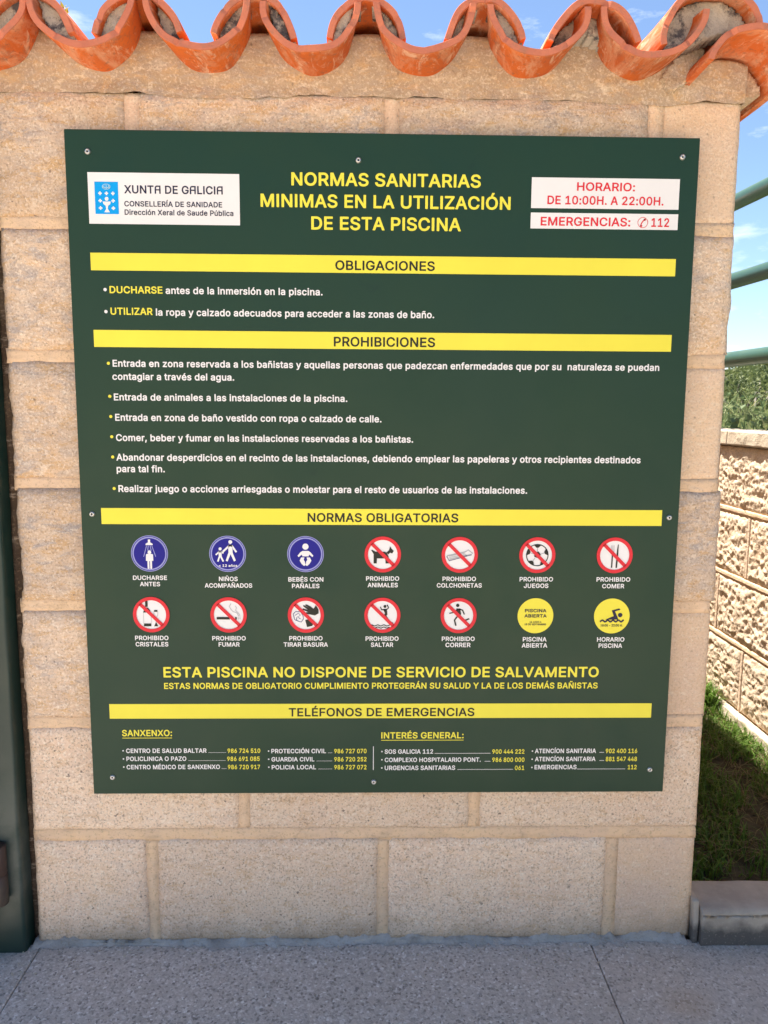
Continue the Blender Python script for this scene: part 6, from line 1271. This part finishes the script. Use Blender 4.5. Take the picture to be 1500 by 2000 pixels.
for (dx, dz, kd) in DISC:
    cx, cz, R = dx / 1000, dz / 1000, 0.0290
    tr = lambda lp: [(cx + x * R, cz + z * R) for x, z in lp]
    if kd in ('shower', 'adult_child', 'baby'):
        d = flat('pictogram', [[tr(circ(0, 0, 1.0, 64))]], Y1, PR['L'], board, DL[kd])
        flat('disc_field', [[tr(circ(0, 0, .96, 64)), tr(circ(0, 0, .925, 64))[::-1]], [tr(circ(0, 0, .85, 64))]], Y2, PR['B'], d)
    elif kd in ('open', 'swim'):
        d = flat('pictogram', [[tr(circ(0, 0, 1.0, 64))]], Y1, PR['Y'], board, DL[kd])
    else:
        d = flat('pictogram', [[tr(circ(0, 0, .84, 64))]], Y1, PR['W'], board, DL[kd])
        flat('red_ring', [[tr(circ(0, 0, 1.0, 64)), tr(circ(0, 0, .81, 64))[::-1]], [tr(strip([(-.60, .60), (.60, -.60)], .19))]], Y4, PR['R'], d)
    for ly, (c_, pls) in enumerate(SY[kd]):
        flat('symbol', [[tr(lp) for lp in loops] for loops in pls], Y3 + 0.0001 * ly, PR[c_], d)
    small = {'adult_child': [('< 12 años', -.50, .52, -.72, .14, 'W')], 'open': [('PISCINA', -.60, .60, .20, .19, 'N'), ('ABIERTA', -.62, .62, -.10, .19, 'N'), ('15 JUNIO A', -.32, .34, -.40, .09, 'N'), ('15 DE SEPTIEMBRE', -.60, .60, -.54, .10, 'N')],
             'swim': [('10:00 - 22:00 H.', -.62, .62, -.60, .13, 'N')]}.get(kd, [])
    for s, a, b, z, c_, col in small:
        V, F = line_geo(s, cx + a * R, cx + b * R, cz + z * R, c_ * R, 1.0, Y3)
        mesh_obj('lettering', V, F, PR[col], d, smooth=False)

# screws
def screw(x, z):
    prof = [(0.0, -0.0008), (0.0014, -0.0008), (0.0014, -0.0022), (0.0021, -0.0030), (0.0033, -0.0026), (0.0041, -0.0014), (0.0044, 0.0)]
    n = 20
    V = []; F = []; fm = []
    for (r, y) in prof:
        for k in range(n):
            a = 2 * math.pi * k / n
            V.append((x + r * math.cos(a), BY + y - 0.0002, z + r * math.sin(a)))
    for j in range(len(prof) - 1):
        for k in range(n):
            F.append((j * n + k, j * n + (k + 1) % n, (j + 1) * n + (k + 1) % n, (j + 1) * n + k)); fm.append(1 if j < 1 else 0)
    return mesh_obj('screw', V, F, None, board, mats=[M_STEEL, M_HOLE], fmat=fm)
for x, z in ((-427.3, 1294.2), (-28.1, 1287.2), (457.4, 1297.9), (-443.6, 754.8), (467.7, 752.5), (-428.9, 319.1), (-0.5, 309.4), (458.6, 329.3)): screw(x / 1000, z / 1000)

# ================================================================== the sunlit side wall
side = tag(empty('garden_wall', (1.1, 1, 0)), 'sunlit rough beige block wall with pale coping running away behind the tiled wall', 'wall')
SXF = 1.040
levels = [0.070, 0.262, 0.449, 0.641, 0.829]
joints_y = {0: 0.838, 1: 1.012, 2: 0.849, 3: 1.06}
cnt = 0
for k in range(4):
    z0, z1 = levels[k] + 0.007, levels[k + 1] - 0.007
    ys = [joints_y[k] + 0.4 * n for n in range(-4, 7)]
    ys = [y for y in ys if 0.10 < y < 3.2]
    ed = [0.075] + ys + [3.3]
    for i in range(len(ed) - 1):
        near = 0.5 < ed[i + 1] and ed[i] < 1.4
        cnt += 1
        make_block(ed[i] + 0.004, ed[i + 1] - 0.004, z0, z1, SXF + 0.006, SXF + 0.10, 0.0062, 100 + cnt, M_SIDE, side, step=0.0038 if near else 0.016, endamp=0.15, round_=0.004, axis='x', pit=0.0042 if near else 0.003)
    for y in ys:
        rough_strip('perpend_joint', y - 0.006, y + 0.006, z0 + 0.0005, z1 - 0.0005, SXF + 0.004, SXF + 0.09, 200 + cnt, M_SJOINT, side, axis='x', amp=0.001)
for k in range(1, 4):
    rough_strip('bed_joint', 0.08, 3.29, levels[k] - 0.0075, levels[k] + 0.0075, SXF + 0.003, SXF + 0.09, 230 + k, M_JOINT, side, axis='x', amp=0.002)
rough_strip('footing', 0.08, 3.29, -0.01, 0.073, SXF - 0.012, SXF + 0.12, 240, M_COPE, side, axis='x', amp=0.008, step=0.01)
bm_obj('core', box(SXF + 0.03, SXF + 0.098, 0.08, 3.29, 0.0, 0.82), M_JOINT, side)
# coping stones
cy = [0.07, 0.485, 0.985, 1.485, 1.985, 2.485, 3.3]
for i in range(len(cy) - 1):
    near = cy[i + 1] > 0.6 and cy[i] < 1.3
    a, b = cy[i] + 0.0015, cy[i + 1] - 0.0015
    n = max(4, int((b - a) / (0.008 if near else 0.05)))
    V, F = grid_box([SXF - 0.010, SXF - 0.006, SXF + 0.002, SXF + 0.02, SXF + 0.06, SXF + 0.11, SXF + 0.135, SXF + 0.14], np.linspace(a, b, n + 1), [0.826, 0.832, 0.842, 0.853, 0.863, 0.868])
    tp = V[:, 2] > 0.867
    V[:, 2] -= np.where(tp & (V[:, 0] < SXF - 0.008), 0.0022, 0) + np.where(tp & (V[:, 0] > SXF + 0.138), 0.0022, 0)
    nn = fbm(V, 40, 7, 4, 0.6)
    V[:, 0] += np.where(V[:, 0] < SXF - 0.004, 0.004 * nn, 0)
    V[:, 2] += np.where(tp, 0.002 * nn, 0)
    mesh_obj('coping_stone', V, F, M_COPE, side)

# green tube railing on top of the side wall
rail = tag(empty('railing', (1.07, 1, 0.87)), 'green painted tube railing with three rails above the side wall coping', 'railing')
def rdir(z, y0, y1): return [(1.062 + 0.07 * (1.0 - y) + 0.0, y, z) for y in np.linspace(y0, y1, 6)]
for z in (1.0745, 1.302, 1.527):
    V, F = tube_geo(rdir(z, -0.6, 2.5), [0.0228] * 6, 24)
    mesh_obj('rail', V, F, M_RAIL, rail)
for y in (-0.3, 2.35):
    x = 1.062 + 0.07 * (1 - y)
    V, F = tube_geo([(x, y, 0.50 if y < 0 else 0.862), (x, y, 1.0), (x, y, 1.50)], [0.019] * 3, 20)
    mesh_obj('post', V, F, M_RAIL, rail)

# ================================================================== gate post, hinge and gate at the left
post = tag(empty('gate_post', (-0.65, 0.02, 0)), 'dark green painted steel gate post at the left end of the block wall', 'post')
bm = box(-0.705, -0.5910, -0.022, 0.080, -0.02, 1.95, 0.006, 3)
o = bm_obj('post_tube', bm, M_POST, post, smooth=True)
me = o.data
bm = bmesh.new(); bm.from_mesh(me)
bmesh.ops.subdivide_edges(bm, edges=[e_ for e_ in bm.edges if abs(e_.verts[0].co.z - e_.verts[1].co.z) > 1], cuts=110, use_grid_fill=True)
co = np.array([v.co[:] for v in bm.verts])
dd = fbm(co * np.array([0.0, 0.0, 1.0]) + 4, 9, 3, 3)
for v, q in zip(bm.verts, dd):
    if v.co.x > -0.60: v.co.x += 0.0016 * q
for f in bm.faces: f.smooth = True
for e_ in bm.edges:
    if len(e_.link_faces) == 2 and e_.calc_face_angle(0) > math.radians(40): e_.smooth = False
bm.to_mesh(me); bm.free()
def hinge_geo(zc):
    V, F = tube_geo([(-0.6215, -0.036, zc - 0.052), (-0.6215, -0.036, zc - 0.050), (-0.6215, -0.036, zc - 0.002), (-0.6215, -0.036, zc - 0.001), (-0.6215, -0.036, zc + 0.001), (-0.6215, -0.036, zc + 0.002), (-0.6215, -0.036, zc + 0.050), (-0.6215, -0.036, zc + 0.052)],
                    [0.012, 0.014, 0.014, 0.0125, 0.0125, 0.014, 0.014, 0.012], 24)
    return V, F
for zc in (0.152, 1.55):
    mesh_obj('hinge', *hinge_geo(zc), M_HINGE, post)
gate = tag(empty('gate', (-1.1, -0.03, 0)), 'dark green steel gate leaf hung on the post, only its lower edge in view', 'gate')
for a in ((-0.690, -0.648), (-1.55, -1.505)):
    bm_obj('stile', box(a[0], a[1], -0.062, -0.026, 0.028, 1.7, 0.003), M_POST, gate)
for z in (0.03, 0.85, 1.66):
    bm_obj('rail', box(-1.504, -0.691, -0.060, -0.028, z, z + 0.04, 0.003), M_POST, gate)
for i in range(7):
    x = -1.42 + 0.105 * i
    for (za, zb) in ((0.071, 0.849), (0.891, 1.659)):
        bm_obj('bar', box(x - 0.009, x + 0.009, -0.053, -0.035, za, zb, 0.002), M_POST, gate)
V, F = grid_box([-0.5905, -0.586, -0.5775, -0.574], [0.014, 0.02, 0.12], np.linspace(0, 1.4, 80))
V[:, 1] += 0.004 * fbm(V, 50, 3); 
mesh_obj('shadow_gap_mortar', V, F, mat_mortar('shade_brown_mortar', (0.11, 0.075, 0.05), (0.08, 0.055, 0.04)), wall)  # gap mortar coloured dark brown for the shade between post and wall

# ================================================================== vegetation
def tint(o, vals):
    at = o.data.attributes.new('tint', 'FLOAT', 'POINT')
    at.data.foreach_set('value', np.asarray(vals, dtype=np.float32))

def blades(name, pts, hgt, wid, lean, mat, seed, label, kind='stuff', lo=0.0, hi=1.0):
    """thin curved blades, 2 segments each"""
    rg = np.random.default_rng(seed)
    n = len(pts)
    pts = np.asarray(pts)
    a = rg.uniform(0, 2 * np.pi, n); b = a + np.pi / 2 + rg.normal(0, 0.5, n)
    h = hgt * rg.uniform(0.35, 1.15, n) ** 1.2; wd = wid * rg.uniform(0.6, 1.3, n); ln = lean * rg.uniform(0.2, 1.6, n)
    side_ = np.stack([np.cos(a), np.sin(a), np.zeros(n)], 1) * wd[:, None] / 2
    dr = np.stack([np.cos(b), np.sin(b), np.zeros(n)], 1)
    up = np.array([0, 0, 1.0])
    p0 = pts; p1 = pts + up * (h * 0.6)[:, None] + dr * (h * ln * 0.35)[:, None]; p2 = pts + up * (h * np.clip(1 - 0.3 * ln, 0.2, 1))[:, None] + dr * (h * ln)[:, None]
    V = np.stack([p0 - side_, p0 + side_, p1 - side_ * 0.8, p1 + side_ * 0.8, p2], 1).reshape(-1, 3)
    i = np.arange(n) * 5
    F = [(q, q + 1, q + 3, q + 2) for q in i] + [(q + 2, q + 3, q + 4) for q in i]
    o = mesh_obj(name, V, F, mat, None, smooth=False)
    tv = np.clip(rg.beta(2.2, 1.6, n) * (hi - lo) + lo, 0, 1)
    tint(o, np.repeat(tv, 5))
    return tag(o, label, kind=kind)

rg = np.random.default_rng(5)
n = 26000
P = np.stack([rg.uniform(0.56, 1.035, n), rg.uniform(0.075, 1.9, n) ** 1.0, np.zeros(n)], 1)
keep = fbm(P, 16, 31, 3) + 0.35 * fbm(P, 60, 32, 2) + rg.normal(0, 0.18, n) > -0.05
P = P[keep]
P[:, 2] = soil_h(P[:, 0], P[:, 1]) - 0.003
blades('grass', P, 0.045, 0.0034, 0.8, M_GRASS, 7, 'short green grass growing between kerb and side wall', lo=0.30)
n = 2600
P = np.stack([rg.uniform(0.56, 1.0, n), rg.uniform(0.14, 1.8, n), np.zeros(n)], 1)
P[:, 2] = soil_h(P[:, 0], P[:, 1]) + 0.002
blades('dry_grass', P, 0.035, 0.0026, 2.2, M_GRASS, 9, 'dry brown stems lying in the grass', lo=0.0, hi=0.22)
# tuft in the sun at the foot of the side wall
P = np.array([[1.0, 1.13, 0.045]]) + np.stack([rg.normal(0, 0.022, 420), rg.normal(0, 0.05, 420), np.zeros(420)], 1)
P2 = np.array([[1.008, 0.97, 0.045]]) + np.stack([rg.normal(0, 0.014, 220), rg.normal(0, 0.03, 220), np.zeros(220)], 1)
o = blades('grass_tuft', np.concatenate([P, P2]), 0.085, 0.0055, 0.7, M_GRASS, 12, 'bright green tuft at the foot of the side wall', lo=0.55)

def leaves(n_, centre_fn, size, mat, seed, name, label=None, kind=None, lo=0, hi=1, upright=0.0):
    rg = np.random.default_rng(seed)
    C_ = centre_fn(rg, n_)
    n_ = len(C_)
    u = rg.normal(size=(n_, 3)); u[:, 2] = u[:, 2] * (1 - upright) + upright * 1.5
    u /= np.linalg.norm(u, axis=1)[:, None]
    v = np.cross(u, rg.normal(size=(n_, 3))); v /= np.linalg.norm(v, axis=1)[:, None]
    s = size * rg.uniform(0.5, 1.4, n_)[:, None]
    wv = v * 0.36
    nrm = np.cross(u, v) * 0.12
    V = np.stack([C_, C_ + (u * 0.45 + wv + nrm) * s, C_ + u * s, C_ + (u * 0.45 - wv + nrm) * s], 1).reshape(-1, 3)
    F = [(q, q + 1, q + 2, q + 3) for q in np.arange(n_) * 4]
    o = mesh_obj(name, V, F, mat, None, smooth=False)
    clump = fbm(C_, 2.2, seed + 3, 3) * 0.5 + 0.5
    tv = np.clip((clump * 0.75 + rg.uniform(0, 0.35, n_)) * (hi - lo) + lo, 0, 1)
    tint(o, np.repeat(tv, 4))
    return tag(o, label, kind=kind)

# scrub on the bank
def scrub_pts(rg, n):
    X = 1.165 + rg.uniform(0, 1, n) ** 1.5 * 9.0; Y = -0.5 + rg.uniform(0, 1, n) ** 1.2 * 17.0
    P = np.stack([X, Y, X * 0], 1)
    Z = hill_h(X, Y)
    patch = np.clip(0.5 + 1.3 * fbm(P, 1.1, 71, 3), 0.05, 1.3)
    return np.stack([X, Y, Z + rg.uniform(0, 1, n) ** 1.3 * (0.05 + 0.20 * patch)], 1)
leaves(90000, scrub_pts, 0.026, M_SCRUB, 21, 'scrub', 'dense green and yellowing scrub on the bank behind the side wall', kind='stuff', upright=0.35)
def hp(n, seed):
    r = np.random.default_rng(seed)
    X = 1.17 + r.uniform(0, 1, n) ** 1.4 * 5; Y = 0.3 + r.uniform(0, 1, n) * 9
    return np.stack([X, Y, hill_h(X, Y)], 1)
blades('tall_grass', hp(14000, 3), 0.22, 0.006, 0.7, M_SCRUB, 33, 'tall wild grass on the bank behind the side wall', lo=0.25)
# far scrub line
def far_pts(rg, n):
    Y = rg.uniform(6, 60, n); X = rg.uniform(2, 60, n)
    Z = hill_h(X, Y) + rg.uniform(0, 1, n) * 0.35 * np.clip(0.6 + fbm(np.stack([X, Y, X * 0], 1), 0.25, 5, 3), 0.1, 1.5)
    return np.stack([X, Y, Z], 1)
leaves(30000, far_pts, 0.20, M_BUSH, 25, 'far_scrub', 'distant dark green scrub on the hillside', kind='stuff')

def bush(x, y, r, h, seed, label):
    z = float(hill_h(np.array([x]), np.array([y]))[0])
    root = tag(empty('bush', (x, y, z)), label, 'bush', 'bushes on the bank')
    rn = random.Random(seed)
    V = []; F = []
    for i in range(9):
        a = rn.uniform(0, 6.28); rr = r * rn.uniform(0.4, 0.95); hh = h * rn.uniform(0.6, 0.95)
        pts = [(x, y, z - 0.03)]
        for q in range(1, 5):
            t = q / 4
            pts.append((x + math.cos(a) * rr * t ** 1.3 + rn.uniform(-.03, .03), y + math.sin(a) * rr * t ** 1.3 + rn.uniform(-.03, .03), z + hh * t + rn.uniform(-.02, .02)))
        v, f = tube_geo(pts, [0.014, 0.011, 0.008, 0.006, 0.003], 6)
        b = len(V); V += v; F += [tuple(q + b for q in g) for g in f]
    mesh_obj('stems', V, F, M_BARK, root)
    def cp(rg, n):
        d = rg.normal(size=(n, 3)); d /= np.linalg.norm(d, axis=1)[:, None]
        rad = rg.uniform(0.25, 1, n) ** 0.6
        P = d * rad[:, None]
        k = fbm(P + seed, 2.4, seed, 3) > -0.12
        P = P[k]
        return np.stack([x + P[:, 0] * r, y + P[:, 1] * r, z + h * 0.55 + P[:, 2] * h * 0.5], 1)
    o = leaves(int(5200 * (r / 0.4) ** 2), cp, 0.020 if r < 0.8 else 0.035, M_BUSH, seed, 'foliage')
    o.parent = root
    o.matrix_parent_inverse = Matrix.Translation(-Vector(root.location))
bush(2.05, 3.00, 0.36, 0.30, 41, 'dark bush with grey stems just below the lowest rail')
bush(2.95, 4.30, 0.50, 0.30, 43, 'green bush behind the rails, nearest the tiled wall')
bush(4.6, 6.8, 0.9, 0.42, 44, 'broad olive bush farther up the bank')

# little weed growing behind the tiles at the left
weed = tag(empty('weed', (-0.505, 0.05, 1.49)), 'small yellow and red tipped weed growing behind the leftmost tiles', 'weed')
V = []; F = []
rn = random.Random(3)
tips = []
for i in range(5):
    p = [(-0.495, 0.035, 1.475), (-0.494 + rn.uniform(-.008, .010), 0.025, 1.495), (-0.489 + rn.uniform(-.012, .018), 0.02, 1.505 + rn.uniform(0, 0.022))]
    v, f = tube_geo(p, [0.0014, 0.0011, 0.0007], 5); b = len(V); V += v; F += [tuple(q + b for q in g) for g in f]
    tips.append(p)
mesh_obj('stem', V, F, M_BARK, weed)
def wp(rg, n):
    o = []
    for k in range(n):
        a, b, c = tips[rg.integers(0, 5)]
        t = rg.uniform(0.1, 1.05)
        o.append([b[q] + (c[q] - b[q]) * t + rg.normal(0, 0.003) for q in range(3)])
    return np.array(o)
o = leaves(90, wp, 0.010, M_WEED, 51, 'leaf_cluster')
child(o, weed)

# grit on the paving along the foot of the wall
rn = random.Random(17)
V = []; F = []
for i in range(420):
    x = rn.uniform(-0.6, 0.9); y = -abs(rn.gauss(0, 0.05)) - 0.012
    r = rn.uniform(0.0008, 0.0024)
    b = len(V)
    jit = lambda: rn.uniform(0.7, 1.3)
    V += [(x + r * jit(), y, r * 0.3), (x, y + r * jit(), r * 0.3), (x - r * jit(), y, r * 0.3), (x, y - r * jit(), r * 0.3), (x, y, r * 1.3), (x, y, -r * 0.3)]
    for p, q in ((0, 1), (1, 2), (2, 3), (3, 0)): F += [(b + p, b + q, b + 4), (b + q, b + p, b + 5)]
tag(mesh_obj('grit', V, F, M_COPE, smooth=False), 'loose grit scattered on the paving at the foot of the wall', kind='stuff')
